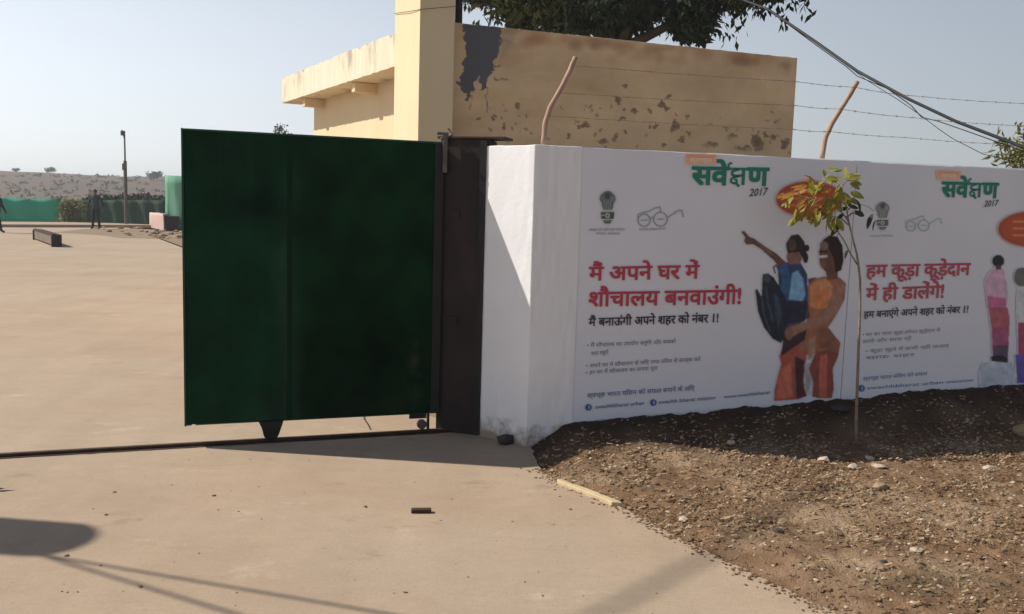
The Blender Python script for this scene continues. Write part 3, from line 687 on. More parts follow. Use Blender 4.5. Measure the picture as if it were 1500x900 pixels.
P.poly(Z([(205, 195), (240, 185), (262, 260), (240, 340), (212, 330)]), (22, 56, 96), .9, 1)
P.poly(Z([(268, 235), (296, 222), (322, 262), (332, 340), (318, 372), (250, 362), (262, 290)]), (74, 108, 148), .95, 1); P.poly(Z([(222, 370), (345, 372), (352, 450), (300, 490), (236, 500)]), (26, 22, 38), .9, 1)
P.poly(Z([(232, 500), (345, 470), (330, 560), (215, 640), (222, 570)]), (40, 22, 30), 1, 0)
P.poly(Z([(88, 318), (98, 312), (118, 350), (124, 240), (150, 236), (178, 255), (200, 290), (232, 350), (252, 430), (246, 500), (216, 578), (172, 555), (130, 500), (100, 420)]), (22, 26, 38))
P.line(Z([(185, 235), (178, 205), (192, 195), (205, 230), (215, 290)]), 2.2, (28, 32, 46)); P.poly(Z([(180, 330), (205, 360), (216, 440), (200, 500), (185, 430)]), (38, 48, 66), .8, 2)
P.line(Z([(140, 300), (150, 380), (175, 470)]), 3, (44, 50, 64), .6); P.line(Z([(118, 350), (130, 430), (160, 520)]), 1.5, (60, 66, 80), .5); P.ell(*Z([(145, 262)])[0], 5, 6, (50, 54, 64), .7, 1)
P.poly(Z([(480, 300), (525, 290), (515, 380), (480, 440), (430, 480), (340, 508), (262, 548), (236, 520), (262, 496), (340, 470), (420, 440)]), (104, 68, 58), 1, 1)
P.ell(*Z([(252, 530)])[0], 6, 10, (86, 56, 50), 1, 1)
P.poly(Z([(18, 32), (34, 28), (60, 58), (80, 64), (130, 100), (190, 138), (238, 182), (205, 205), (178, 172), (120, 120), (78, 94), (45, 96), (32, 78), (38, 58)]), SK)
P.poly(Z([(80, 74), (150, 118), (200, 160), (190, 165), (120, 110)]), (92, 58, 58), .7, 1)
P.poly(Z([(245, 130), (300, 120), (318, 160), (305, 192), (250, 190), (240, 160)]), (88, 56, 54)); P.poly(Z([(238, 90), (262, 50), (300, 44), (328, 80), (338, 130), (335, 150), (322, 165), (302, 130), (246, 138), (240, 110)]), (28, 22, 28))
P.ell(*Z([(268, 98)])[0], 6, 9, (60, 50, 52), .7, 1); P.ell(*Z([(340, 112)])[0], 4, 5, (22, 18, 22)); P.ell(*Z([(334, 160)])[0], 4, 8, (24, 20, 24))
P.poly(Z([(428, 210), (492, 205), (490, 262), (440, 268)]), (72, 40, 32)); P.ell(*Z([(446, 150)])[0], 14, 24, (72, 42, 36)); P.poly(Z([(420, 70), (450, 50), (490, 56), (514, 100), (520, 170), (508, 222), (480, 232), (470, 160), (440, 100), (405, 110), (404, 92)]), (30, 18, 20))
P.ell(*Z([(424, 100)])[0], 6, 6, (86, 70, 74), .8, 1); P.line(Z([(402, 130), (438, 130)]), 3, (34, 24, 30)); P.line(Z([(402, 156), (436, 152)]), 3.6, (132, 118, 126)); P.ell(*Z([(420, 190)])[0], 5, 6, (88, 50, 40), .8, 1)
P.texture(); P.finish('printed_figures', b1, 3, thr=.33)
P = Picture(1432, 1600, 372, 568, 1.0)
Z = lambda pts: [(1240 + x / 3.6, 370 + y / 3.6) for x, y in pts]
P.poly(Z([(700, 640), (720, 585), (870, 580), (890, 640), (870, 700), (705, 712)]), (92, 104, 134), .45, 7)
P.poly(Z([(750, 110), (790, 78), (825, 90), (845, 150), (850, 240), (840, 300), (745, 290), (738, 220), (728, 160)]), (136, 100, 124)); P.poly(Z([(742, 230), (840, 240), (842, 300), (745, 290)]), (130, 48, 90), .9, 1)
P.poly(Z([(750, 290), (850, 290), (860, 340), (855, 500), (850, 560), (770, 560), (765, 400)]), (112, 44, 76)); P.poly(Z([(756, 300), (850, 300), (856, 390), (762, 392)]), (122, 52, 58), .8, 2)
P.poly(Z([(772, 490), (852, 490), (852, 575), (765, 572), (775, 540)]), (60, 44, 66)); P.poly(Z([(760, 548), (820, 540), (850, 560), (850, 582), (765, 574)]), (28, 24, 36)); P.ell(*Z([(800, 45)])[0], 9, 9, (26, 22, 28)); P.poly(Z([(785, 66), (818, 66), (815, 92), (788, 90)]), (60, 40, 44))
P.poly(Z([(905, 190), (960, 180), (1010, 220), (1020, 380), (1000, 540), (905, 540), (900, 380), (895, 260)]), (128, 122, 134)); P.poly(Z([(905, 370), (1000, 370), (1000, 550), (905, 545)]), (112, 36, 66)); P.poly(Z([(890, 540), (1005, 540), (1010, 690), (900, 690)]), (54, 44, 112)); P.ell(*Z([(925, 130)])[0], 12, 14, (70, 66, 70))
P.poly(Z([(1060, 200), (1180, 200), (1190, 540), (1070, 540)]), (60, 90, 120)); P.ell(*Z([(1120, 150)])[0], 12, 15, (60, 40, 36))
P.texture(); P.finish('printed_figures', b2, 4, thr=.12)

# ------------------------------------------------------------------ yellow building behind
G0 = atY(665, 33, 12.0); HZ = float(G0[2]); yy_ = Y_for_height(1168, 85, HZ); G1 = atY(1168, 85, yy_)
K0 = atY(577, 47, 13.0); KZ = float(K0[2]); k1y = Y_for_height(413, 115, KZ); K1 = atY(413, 115, k1y)
kb = float(atY(577, 98, 13.0)[2])
KD = (K1 - K0)[:2]; KD /= np.linalg.norm(KD); KN = np.array([KD[1], -KD[0]])   # KN points into the building (right)
if KN[0] < 0: KN = -KN
L1 = atY(460, 160, k1y * .985)[:2]
wallL = lambda s: L1 - KD * s
bt = tag(empty('yellow_building', (G0[0], G0[1], 0)), 'yellow limewashed flat roofed building with dark tar stain behind the white wall', 'building')
GD = (G1 - G0)[:2]; GL = float(np.linalg.norm(GD)); GD /= GL; GBk = np.array([-GD[1], GD[0]])
near = L1 - KD * float((L1 - G0[:2]) @ KD * 1 / 1.0 if False else np.dot(L1 - G0[:2], KD) - .2)
b = MB(); body = [G0[:2] + GBk * .012, G1[:2] + GBk * .012, G1[:2] + GBk * 6.0, L1 + GD * 2.0 + KD * 0, L1, near + GBk * 0]
b.prism(body, 0, HZ - .02); b.build('wall', M['yellow'], bt)
# stained front face painted on a fine sheet
P = Picture(655, 1180, 20, 262, 1.35, 1)
P.rgb[:] = (.66, .475, .285); P.a[:] = 1
def bc(c):  # photo colour of the shaded front -> paint colour
    rf = lin((118, 92, 62)); return np.array([min(.9, v / r * k) for v, r, k in zip(lin(c), rf, (.66, .475, .285))])
_ink = ink; ink = bc
_dx = np.array([[2.6 * fbm(x * .1, y * .1, 1.2, 3, 61) for x in P.X[0]] for y in P.Y[:, 0]]); _dy = np.array([[2.6 * fbm(x * .1, y * .1, 1.2, 3, 71) for x in P.X[0]] for y in P.Y[:, 0]])
nv = np.array([[fbm(x * .01, y * .01, 1.3, 4) for x in P.X[0]] for y in P.Y[:, 0]])
P.rgb *= (1 + .16 * nv[..., None])
nv2 = np.array([[fbm(x * .01, y * .035, 1.1, 4, 9) for x in P.X[0]] for y in P.Y[:, 0]])
P.rgb = P.rgb * (1 - .10 * np.clip(nv2 * 1.6, 0, 1)[..., None] * np.array([.5, 1, 1.6]))
lowr = np.clip((P.Y - 150) / 70, 0, 1)[..., None]; P.rgb = P.rgb * (1 - .25 * lowr) + lowr * .25 * np.array([.36, .31, .22])
for k in range(90):
    x = random.uniform(680, 1160); y = 33 + (x - 665) * .105 + random.gauss(8, 8); P.ell(x, y, random.uniform(4, 22), random.uniform(3, 9), (92, 58, 34), random.uniform(.1, .4), 2)
_X0, _Y0 = P.X, P.Y; P.X = P.X + _dx * 1.5; P.Y = P.Y + _dy * 1.5
ST = [(680, 36), (700, 33), (734, 38), (733, 52), (738, 60), (730, 72), (728, 84), (722, 92), (724, 104), (714, 116), (712, 128), (706, 134), (704, 122), (698, 118), (694, 128), (688, 142), (684, 150), (684, 138), (676, 132), (672, 112), (680, 106), (676, 92), (684, 82), (680, 62)]
P.poly(ST, (47, 43, 40), .98); P.poly([(700, 112), (704, 110), (703, 128), (698, 124)], (108, 88, 62), .8)
P.line([(713, 132), (713, 166)], 1.8, (62, 54, 46), .8); P.line([(722, 98), (732, 97)], 2, (60, 52, 45), .8); P.line([(724, 116), (742, 117)], 3, (66, 56, 46), .8); P.line([(730, 60), (748, 61)], 4, (84, 70, 52), .6); P.poly([(738, 34), (760, 36), (752, 60), (742, 80), (730, 90)], (84, 66, 46), .45, 2); P.line([(690, 140), (689, 160)], 1.6, (62, 54, 46), .7); P.line([(672, 122), (678, 128)], 4, (60, 52, 45))
for x, y, rx, ry in ((758, 155, 3, 6), (723, 172, 4, 3), (702, 174, 4, 3), (739, 186, 3, 4), (735, 174, 2, 2), (719, 190, 2, 3), (756, 181, 2, 2), (771, 170, 2, 3), (905, 148, 4, 7), (915, 127, 4, 3), (858, 184, 6, 5), (834, 199, 4, 3), (969, 154, 7, 4), (976, 158, 4, 5), (980, 142, 4, 3), (951, 162, 3, 3), (930, 163, 5, 3), (913, 162, 2, 3), (912, 174, 5, 2), (960, 186, 4, 3), (952, 186, 2, 3), (990, 183, 5, 7), (986, 190, 4, 4), (998, 205, 5, 6), (1008, 196, 4, 2), (916, 194, 3, 3), (881, 191, 3, 2), (900, 203, 3, 5), (882, 208, 5, 4), (973, 212, 4, 4), (1106, 205, 6, 9), (1112, 212, 7, 10), (1122, 198, 3, 6), (1132, 202, 5, 3), (1138, 180, 3, 2), (1064, 190, 2, 3), (1072, 200, 8, 4), (1088, 218, 14, 4), (1150, 210, 6, 8), (864, 158, 2, 1.5), (878, 158, 2, 1.5), (850, 188, 2, 3), (1006, 172, 3, 3), (990, 170, 2, 2), (1040, 213, 12, 4)):
    P.ell(x, y, rx, ry, (62, 46, 32), .7 if rx < 8 else .35, 0)
    P.ell(x + random.uniform(-3, 3), y + random.uniform(-3, 3), rx * .7, ry * .7, (62, 46, 32), .6, 0)
for k in range(70):
    x = random.uniform(690, 1160); y = random.gauss(185, 22); r_2 = random.uniform(.8, 2.2); P.ell(x, y, r_2, r_2 * random.uniform(.6, 1.6), (70, 52, 36), .6)
for x, y, r_2 in ((845, 68, 9), (872, 68, 7), (1085, 90, 10), (1150, 96, 8)): P.ell(x, y, r_2 * 1.4, r_2 * .7, (78, 52, 34), .55, 2)
P.X, P.Y = _X0, _Y0
def place_front(x, y):
    p = onplane(x, y, G0[:2], G1[:2]); s = float((p[:2] - G0[:2]) @ GD); s = min(max(s, .0), GL); z = min(p[2], HZ + .01 * n3(s, 0, 0, 6) - .004 * (1 + n3(s, 2, 0, 20)))
    q = G0[:2] + GD * s; return (q[0], q[1], z)
P.finish('stained_front', bt, 0, thr=-1, place=place_front, mt=M['wallpaint']); ink = _ink
b = MB(); b.obox(G0[:2] + GD * (GL / 2) + GBk * .12, GD, GL - .01, .20, HZ - .021, HZ + .004); b.build('parapet', M['fascia'], bt, bevel=.02)
# projecting roof slab on the left side, its face broken along the top
LK = float(np.linalg.norm((K1 - K0)[:2])) + .0; NK = 70; vv = []
dep = float((L1 - K1[:2]) @ KN) + .25
for k in range(NK + 1):
    s = -.15 + (LK + .15) * k / NK; p = K0[:2] + KD * s
    chip = max(0, n3(s, 3, 0, 1.9)) * .06 + max(0, n3(s, 8, 0, 6) - .1) * .12
    q = p + KN * (.012 * n3(s, 0, 1, 8)); r2 = p + KN * .10; r3 = p + KN * dep
    vv += [(q[0], q[1], kb + .012 * n3(s, 1, 1, 7)), (q[0], q[1], KZ - chip), (r2[0], r2[1], KZ - chip * .3), (r3[0], r3[1], KZ - .04), (r3[0], r3[1], kb + .0)]
ff = [(k * 5 + i, k * 5 + (i + 1) % 5, (k + 1) * 5 + (i + 1) % 5, (k + 1) * 5 + i) for k in range(NK) for i in range(5)] + [(4, 3, 2, 1, 0), tuple(NK * 5 + i for i in range(5))]
obj('roof_overhang', vv, ff, M['fascia'], bt)
for s in (LK * .33, LK * .8): b = MB(); c = K0[:2] + KD * s + KN * (dep * .55); b.obox(c, KN, dep * .85, .16, kb - .16, kb - .002); b.build('bracket_beam', M['yellow'], bt, bevel=.01)
# corner column
ca = atY(613, 150, 11.55)[:2]; cb_ = atY(664, 150, 11.75)[:2]; cc = cb_ + GBk * .6; ce = atY(577, 150, 12.95)[:2]
b = MB(); b.prism([ca, cb_, cc, ce + GD * .5, ce], 0, 5.6); b.build('corner_column', M['yellow'], bt, bevel=.012)
b = MB(); b.prism([ca + (-.03, -.03), cb_ + (.03, -.03), cc + (.03, .03), ce + GD * .5 + (0, .05), ce + (-.03, .03)], 5.602, 5.72); b.build('column_cap', M['fascia'], bt, bevel=.01)
pt_ = atY(672, 20, 12.35); b = MB(); b.tube([(pt_[0], pt_[1], HZ - .3), (pt_[0], pt_[1], 5.4)], .05, 10)
tag(b.build('drain_pipe', M['black'], loc=(pt_[0], pt_[1], HZ - .3)), 'black vertical pipe on the roof right of the yellow column', 'pipe')

# ------------------------------------------------------------------ trees
def leaf_quad(b, c, d, n_, L, W):
    d = d.normalized(); s = d.cross(n_).normalized() * W / 2; m_ = c + d * L * .45 + n_ * L * .06
    b.add([c, m_ - s, c + d * L, m_ + s], [(0, 1, 2, 3)])
def rv(): return Vector((random.gauss(0, 1), random.gauss(0, 1), random.gauss(0, 1))).normalized()
def crown(b, blobs, dens, L, droop=.5, W=.38):
    for (c, r, k) in blobs:
        for i in range(int(dens * k)):
            d = rv(); q = Vector(c) + Vector((d.x * r[0], d.y * r[1], d.z * r[2])) * random.uniform(.25, 1.03)
            for _ in range(5):
                dd_ = (rv() + Vector((0, 0, -droop * 1.3))).normalized(); l = L * random.uniform(.6, 1.25)
                leaf_quad(b, q + rv() * L * .5, dd_, rv(), l, l * W)
TY = 16.6
tb = atY(905, 60, TY); t = tag(empty('leafy_tree', (tb[0], TY, 0)), 'large dark green tree rising behind the yellow building roof', 'tree')
def tp(x, y, Y=TY): return Vector(atY(x, y, Y))
b = MB(); base = Vector((tb[0], TY, 0)); fork = tp(905, 75)
b.tube([base, base + Vector((.08, 0, 1.4)), base + Vector((-.05, .05, 2.9)), fork], [.28, .22, .19, .16], 12)
limbs = [(fork, tp(860, 30), tp(800, -30), tp(740, -60)), (fork, tp(930, 10), tp(940, -60), tp(950, -150)), (fork, tp(975, 40), tp(1040, 18), tp(1110, 5), tp(1190, -15)), (fork, tp(870, 10), tp(860, -80), tp(870, -160)), (tp(1040, 18), tp(1080, -30), tp(1120, -60)), (tp(800, -30), tp(760, -5), tp(715, 5), tp(690, 10))]
for l in limbs: b.tube(l, [.09 * (1 - .2 * i) * (1 - i / (len(l) + 1)) + .015 for i in range(len(l))], 8)
b.build('trunk', M['bark'], t, smooth=True)
b = MB(); S = TY / 1300
blobs = []
for x, y, rx, ry, k in ((770, 15, 55, 22, .7), (840, 28, 60, 20, .8), (905, 38, 38, 20, .7), (1015, 38, 26, 22, .6), (870, 18, 60, 26, .8), (735, -30, 50, 42, 1.1), (790, -5, 70, 45, 1.6), (860, 0, 60, 42, 1.5), (915, -10, 60, 52, 1.5), (935, 15, 30, 24, .8), (1005, 10, 38, 44, 1.5), (1028, 24, 22, 30, .9), (1040, -25, 60, 40, 1.3), (970, -40, 60, 45, 1.2), (700, -25, 40, 22, .6), (1100, -30, 60, 34, 1.1), (1160, -35, 50, 26, .6), (820, -90, 90, 60, 1.2), (930, -120, 100, 70, 1.3), (1040, -100, 80, 60, 1), (740, -80, 60, 40, .8), (1120, -80, 60, 40, .7)):
    c = tp(x, y, TY + random.uniform(-.8, .8)); blobs.append((c, (rx * S, max(.8, rx * S * .9), ry * S), k))
crown(b, blobs, 330, .16, .7)
for (x, y, n_) in ((1062, 40, 5), (1075, 25, 5), (1088, 18, 6), (1105, 12, 6), (1122, 10, 8), (1140, 12, 8), (1150, 25, 7), (1151, 38, 4), (1072, 52, 4), (1165, 5, 4), (1182, 8, 5), (1185, 16, 3), (1092, 38, 3), (1112, -5, 8), (1130, -8, 9), (1160, -10, 6), (1070, 62, 2), (700, 28, 6), (690, 5, 5), (720, 20, 7), (1048, 45, 5), (960, 26, 6), (985, 40, 5)):
    for i in range(n_):
        c = tp(x + random.gauss(0, 5), y + random.gauss(0, 5), TY + random.uniform(-.3, .3)); l = random.uniform(.12, .22)
        leaf_quad(b, c, (rv() * .7 + Vector((0, 0, -1))).normalized(), rv(), l, l * .4)
b.build('crown', M['leaf'], t)
# bush at the right end behind the wall
t = tag(empty('bushy_tree', (*ground(1490, 600)[:2] * 1.35, 0)), 'hazy olive green tree top at the right edge above the wall', 'tree')
BY = 9.4; c = Vector(atY(1500, 215, BY)); t.location = (c.x + .2, BY, 0)
b = MB(); b.tube([(c.x + .2, BY, 0), (c.x + .24, BY, 1.2), (c.x + .2, BY, 1.9)], [.06, .045, .025], 8)
for k in range(7): a = rv(); b.tube([(c.x + .2, BY, 1.5), (c.x + .2 + a.x * .3, BY + a.y * .3, 2.1 + abs(a.z) * .4)], [.015, .006], 5)
b.build('trunk', M['bark'], t, smooth=True)
b = MB(); crown(b, [(c + Vector((.15, 0, 0)), (.38, .4, .28), 1), (c + Vector((.6, .1, .05)), (.5, .5, .4), 1.4), (c + Vector((.3, 0, -.3)), (.5, .4, .3), 1), (c + Vector((-.05, 0, -.1)), (.3, .3, .12), .35)], 90, .10, .1, .3); b.build('crown', M['yleaf'], t)
# distant trees
def far_tree(px, base_y, top_y, wpx, Y, label, name='shrub_tree', cat='tree', grp='small trees along the far ridge', dens=70, z0=None):
    p = atY(px, base_y, Y); q = atY(px, top_y, Y); H = float(q[2] - p[2]); wd = wpx / F_PX * Y
    t = tag(empty(name, tuple(p)), label, cat, grp)
    b = MB(); b.tube([p - np.array([0, 0, H]), p, p + np.array([.02 * H, 0, H * .55])], [H * .06, H * .05, H * .03], 6); b.build('trunk', M['bark'], t)
    b = MB(); c = Vector((p[0], Y, p[2] + H * .62))
    bl = [(c, (wd * .42, wd * .42, H * .34), 1)] + [(c + Vector((random.uniform(-.3, .3) * wd, random.uniform(-.3, .3) * wd, random.uniform(-.1, .22) * H)), (wd * .22, wd * .22, H * .2), .5) for _ in range(4)]
    crown(b, bl, dens, wd * .09, .1, .6); b.build('crown', M['leaf'], t); return t
HY = 260.
far_tree(23, 254, 246, 12, HY, 'smallest pale tree on the skyline at the far left of the ridge')
far_tree(72, 256, 245, 17, HY, 'round dark tree on the ridge skyline above the teal cloth fence')
far_tree(225, 268, 251, 28, HY * .9, 'wide dark tree on the skyline beside the green gate edge')
far_tree(115, 262, 255, 10, HY, 'low shrub on the ridge above the walking man', 'shrub', 'shrub')
far_tree(200, 264, 259, 8, HY, 'tiny shrub on the ridge right of the lamp pole', 'shrub', 'shrub')
far_tree(412, 215, 180, 38, 40., 'sparse bare topped tree peeping over the green gate left of the yellow building', grp=None, dens=14)

# ------------------------------------------------------------------ hills
vv = []; NXh, NYh = 150, 26
for i in range(NXh + 1):
    X = -330 + 700 * i / NXh
    for j in range(NYh + 1):
        Y = 120 + 260 * j / NYh; k = j / NYh
        prof = .5 - .5 * cos(min(1, k * 1.7) * pi)
        h = 7.4 * prof * (1 + .06 * n3(X, 0, 0, .01)) + .9 * fbm(X, Y, .02, 4) * min(1, k * 5) + .8 * (Y % 37 > 20) * prof
        vv.append((X, Y, -.3 + h - X * .0 - .4 * (k == 0)))
ff = [(i * (NYh + 1) + j, (i + 1) * (NYh + 1) + j, (i + 1) * (NYh + 1) + j + 1, i * (NYh + 1) + j + 1) for i in range(NXh) for j in range(NYh)]
tag(obj('hills', vv, ff, M['hill'], smooth=True), kind='structure')
b = MB()
for k in range(240):
    Y = random.uniform(130, 300); X = -Y * random.uniform(.38, .62); kk = (Y - 120) / 260
    z = 7.4 * (.5 - .5 * cos(min(1, kk * 1.7) * pi)); r = random.uniform(.3, 1.0)
    for i in range(14): leaf_quad(b, Vector((X, Y, z)) + Vector((rv().x * r, rv().y * r, abs(rv().z) * r * .6)), rv(), rv(), r * .7, r * .5)
tag(b.build('hill_scrub', M['dleaf']), 'dark scrub dotted over the brown hillside', 'scrub', kind='stuff')

# ------------------------------------------------------------------ far yard: cloth fences, netting, pole, boxes
def cloth_fence(name, x0, x1, Yd0, Yd1, ytop, zb, m, label, cat='fence', npost=4, sag=.04):
    P0 = atY(x0, ytop[0], Yd0); P1 = atY(x1, ytop[1], Yd1)
    t = tag(empty(name, (P0[0], P0[1], 0)), label, cat)
    n = 40; vv = []
    for i in range(n + 1):
        k = i / n; p = P0 + (P1 - P0) * k; zt = p[2] - sag * abs(sin(k * pi * (npost - 1)))
        for j in range(7):
            z = zb + (zt - zb) * j / 6; w = .05 * sin(k * 37 + j * .3) + .04 * n3(k * 9, j * .4)
            vv.append((p[0], p[1] + w, z))
    ff = [(i * 7 + j, (i + 1) * 7 + j, (i + 1) * 7 + j + 1, i * 7 + j + 1) for i in range(n) for j in range(6)]
    o = obj('cloth', vv, ff, m, t, True); s = o.modifiers.new('th', 'SOLIDIFY'); s.thickness = .01
    for i in range(npost):
        k = i / (npost - 1); p = P0 + (P1 - P0) * k; b = MB(); b.tube([(p[0], p[1] + .12, 0), (p[0], p[1] + .12, p[2] + .03)], .035, 6); b.build('post', M['steel'], t)
    return t
cloth_fence('cloth_fence', -150, 86, 50, 50, (287, 291), .0, M['teal'], 'bright teal shade cloth fence at the far left of the yard')
cloth_fence('cloth_fence', 86, 118, 50, 50, (313, 316), .0, M['mint'], 'low pale green cloth strip between teal fence and dark netting', npost=2)
cloth_fence('netting_fence', 112, 242, 49.5, 48.5, (292, 293), .0, M['netdark'], 'dark green netting fence behind the walking man', npost=5)
cloth_fence('cloth_fence', 241, 420, 46, 44.5, (257, 262), .0, M['mint'], 'tall pale green shade cloth screen beside the left edge of the gate', npost=5, sag=.01)
b = MB(); 
for k in range(260):
    p = atY(random.gauss(102, 7), random.uniform(296, 326), 49); leaf_quad(b, Vector(p) + rv() * .1, rv(), rv(), .35, .16)
bb = tag(empty('bush', tuple(atY(103, 328, 49))), 'olive yellow bush between the teal fence and the dark netting', 'bush')
b.build('foliage', M['yleaf'], bb)
p = atY(103, 328, 49); b = MB(); b.tube([(p[0], 49, 0), (p[0] + .05, 49, 1.2)], [.05, .02], 6); b.build('stem', M['bark'], bb)
# mound behind the netting
b = MB()
for k in range(700):
    px_ = random.uniform(125, 242); p = atY(px_, random.uniform(287 + 4 * abs(px_ - 205) / 60, 298), 62); leaf_quad(b, Vector(p) + rv() * .1, rv(), rv(), .4, .22)
hb = tag(empty('hedge', tuple(atY(190, 320, 62))), 'dull green hedge top behind the dark netting fence', 'hedge'); b.build('foliage', M['dleaf'], hb)
# lamp pole
PB = ground(185, 332); PY = float(PB[1])
t = tag(empty('lamp_pole', tuple(PB)), 'tall thin yard lamp pole standing in front of the dark netting', 'lamp pole')
ztop = float(atY(184, 192, PY)[2]); zmid = float(atY(184, 236, PY)[2])
b = MB(); b.tube([(PB[0], PY, 0), (PB[0], PY, zmid)], [.10, .09], 10); b.build('lower_pole', M['steel'], t)
b = MB(); b.tube([(PB[0], PY, zmid), (PB[0], PY, ztop)], [.05, .04], 8); b.build('upper_pole', M['steel'], t)
b = MB(); b.tube([(PB[0], PY, ztop - .5), (PB[0] - .1, PY, ztop - .1), (PB[0] - .12, PY, ztop + .05)], .025, 6); b.box(PB[0] - .17, PB[0] - .07, PY - .1, PY + .1, ztop - .25, ztop + .0); b.build('lamp_head', M['steel'], t)
b = MB(); b.box(PB[0] - .08, PB[0] + .08, PY - .2, PY - .09, zmid - .5, zmid - .15); b.build('junction_box', M['steel'], t)
# tarpaulin covered block
c = ground(240, 337.5)
t = tag(empty('covered_stack', (c[0], c[1], 0)), 'low block half wrapped in a pale pinkish tarpaulin at the yard edge', 'covered stack')
pF = c[:2]; pL_ = ground(219, 333.2)[:2]; pR_ = ground(263, 337.2)[:2]; pB_ = pL_ + pR_ - pF
b = MB(); q4 = [pF + (pR_ - pF) * .06, pR_, pB_, pL_ + (pR_ - pF) * .06]; b.prism(q4, .0, .70); b.build('dark_block', M['darkwood'], t, bevel=.04)
seg = []; P4 = [pF + (pR_ - pF) * .10, pF - (pR_ - pF) * .03, pL_ - (pR_ - pF) * .03, pL_ + (pR_ - pF) * .5, pF + (pR_ - pF) * .5 + (pL_ - pF) * .25]
vv = []; b = MB()
for i in range(5):
    for k in range(7): seg.append(P4[i] + (P4[(i + 1) % 5] - P4[i]) * k / 7)
m_ = len(seg); cen_ = sum(seg) / m_
for j in range(8):
    z = .80 * j / 7
    for k, p in enumerate(seg):
        w = 1 + .06 * sin(k * 2.6) * (1 - j / 8) - .06 * (j / 7) ** 3; q_ = cen_ + (p - cen_) * w; vv.append((q_[0], q_[1], z + (.03 * n3(k * .8, 1) if j else 0)))
b.add(vv, [(j * m_ + k, j * m_ + (k + 1) % m_, (j + 1) * m_ + (k + 1) % m_, (j + 1) * m_ + k) for j in range(7) for k in range(m_)] + [tuple(range(7 * m_, 8 * m_))]); b.build('tarpaulin', M['tarp'], t, True)
c = ground(268, 339); b = MB(); b.box(c[0] - .25, c[0] + .25, c[1], c[1] + .35, 0, .28); tag(b.build('small_crate', M['black'], loc=(c[0], c[1], 0), bevel=.03), 'small black crate between covered block and gate edge', 'crate')
# open box lying in the yard
c = ground(79, 362); c1 = ground(51.5, 351.5)
t = tag(empty('open_box', (c[0], c[1], 0)), 'long dark weathered wooden trough lying in the sunny yard, left of the walking man', 'trough')
dA = (c - c1)[:2]; LB = float(np.linalg.norm(dA)); dA /= LB; dB = np.array([-dA[1], dA[0]]); dB = dB if dB[0] > 0 else -dB
mid = (c[:2] + c1[:2]) / 2
for cc_, d_, lx, z0, z1, mm in ((mid, dA, LB, .05, .34, 'greywood'), (mid + dB * .2, dA, LB, .0, .38, 'darkwood'), (c1[:2] + dB * .1, dB, .14, .0, .38, 'darkwood'), (c[:2] + dB * .1, dB, .14, .0, .38, 'darkwood')):
    b = MB(); b.obox(cc_, d_, lx, .05, z0, z1); b.build('board', M[mm], t, bevel=.008)
b = MB(); b.obox(mid, dA, LB + .06, .09, .342, .40); b.build('rim', M['darkwood'], t)
for e_ in (c1[:2], c[:2]): b = MB(); b.obox(e_ - dB * .03, dA, .12, .08, .0, .34); b.build('end_post', M['darkwood'], t)
b = MB(); b.obox(mid + dB * .1, dA, LB - .1, .14, .02, .05); b.build('bottom', M['darkwood'], t)
# rubble and dark soil at the far yard edge
b = MB()
for k in range(150):
    x, y = random.uniform(120, 268), random.uniform(333, 350); 
    if y > 338 + (x - 150) * .2: continue
    p = ground(x, y); r = .03 + .15 * random.random() ** 2; v, f = rock(r, (p[0], p[1], r * .2), .45, k); b.add(v, f)
tag(b.build('rubble', M['stone']), 'loose rubble along the far edge of the yard', 'rubble', kind='stuff')
sp = MB(); q = [ground(x, y) for x, y in ((75, 341), (140, 344), (180, 349), (236, 350), (268, 362), (268, 341), (200, 335), (120, 336))]
sp.add([(p[0], p[1], .004) for p in q], [tuple(range(len(q)))]); tag(sp.build('soil_patch', M['ground']), kind='structure')
q = [ground(x, y) for x, y in ((-60, 333), (300, 334), (300, 330.5), (-60, 328.5))]; sp = MB(); sp.prism([tuple(p[:2]) for p in q], -.02, .14); tag(sp.build('far_pavement', M['concrete']), kind='structure')

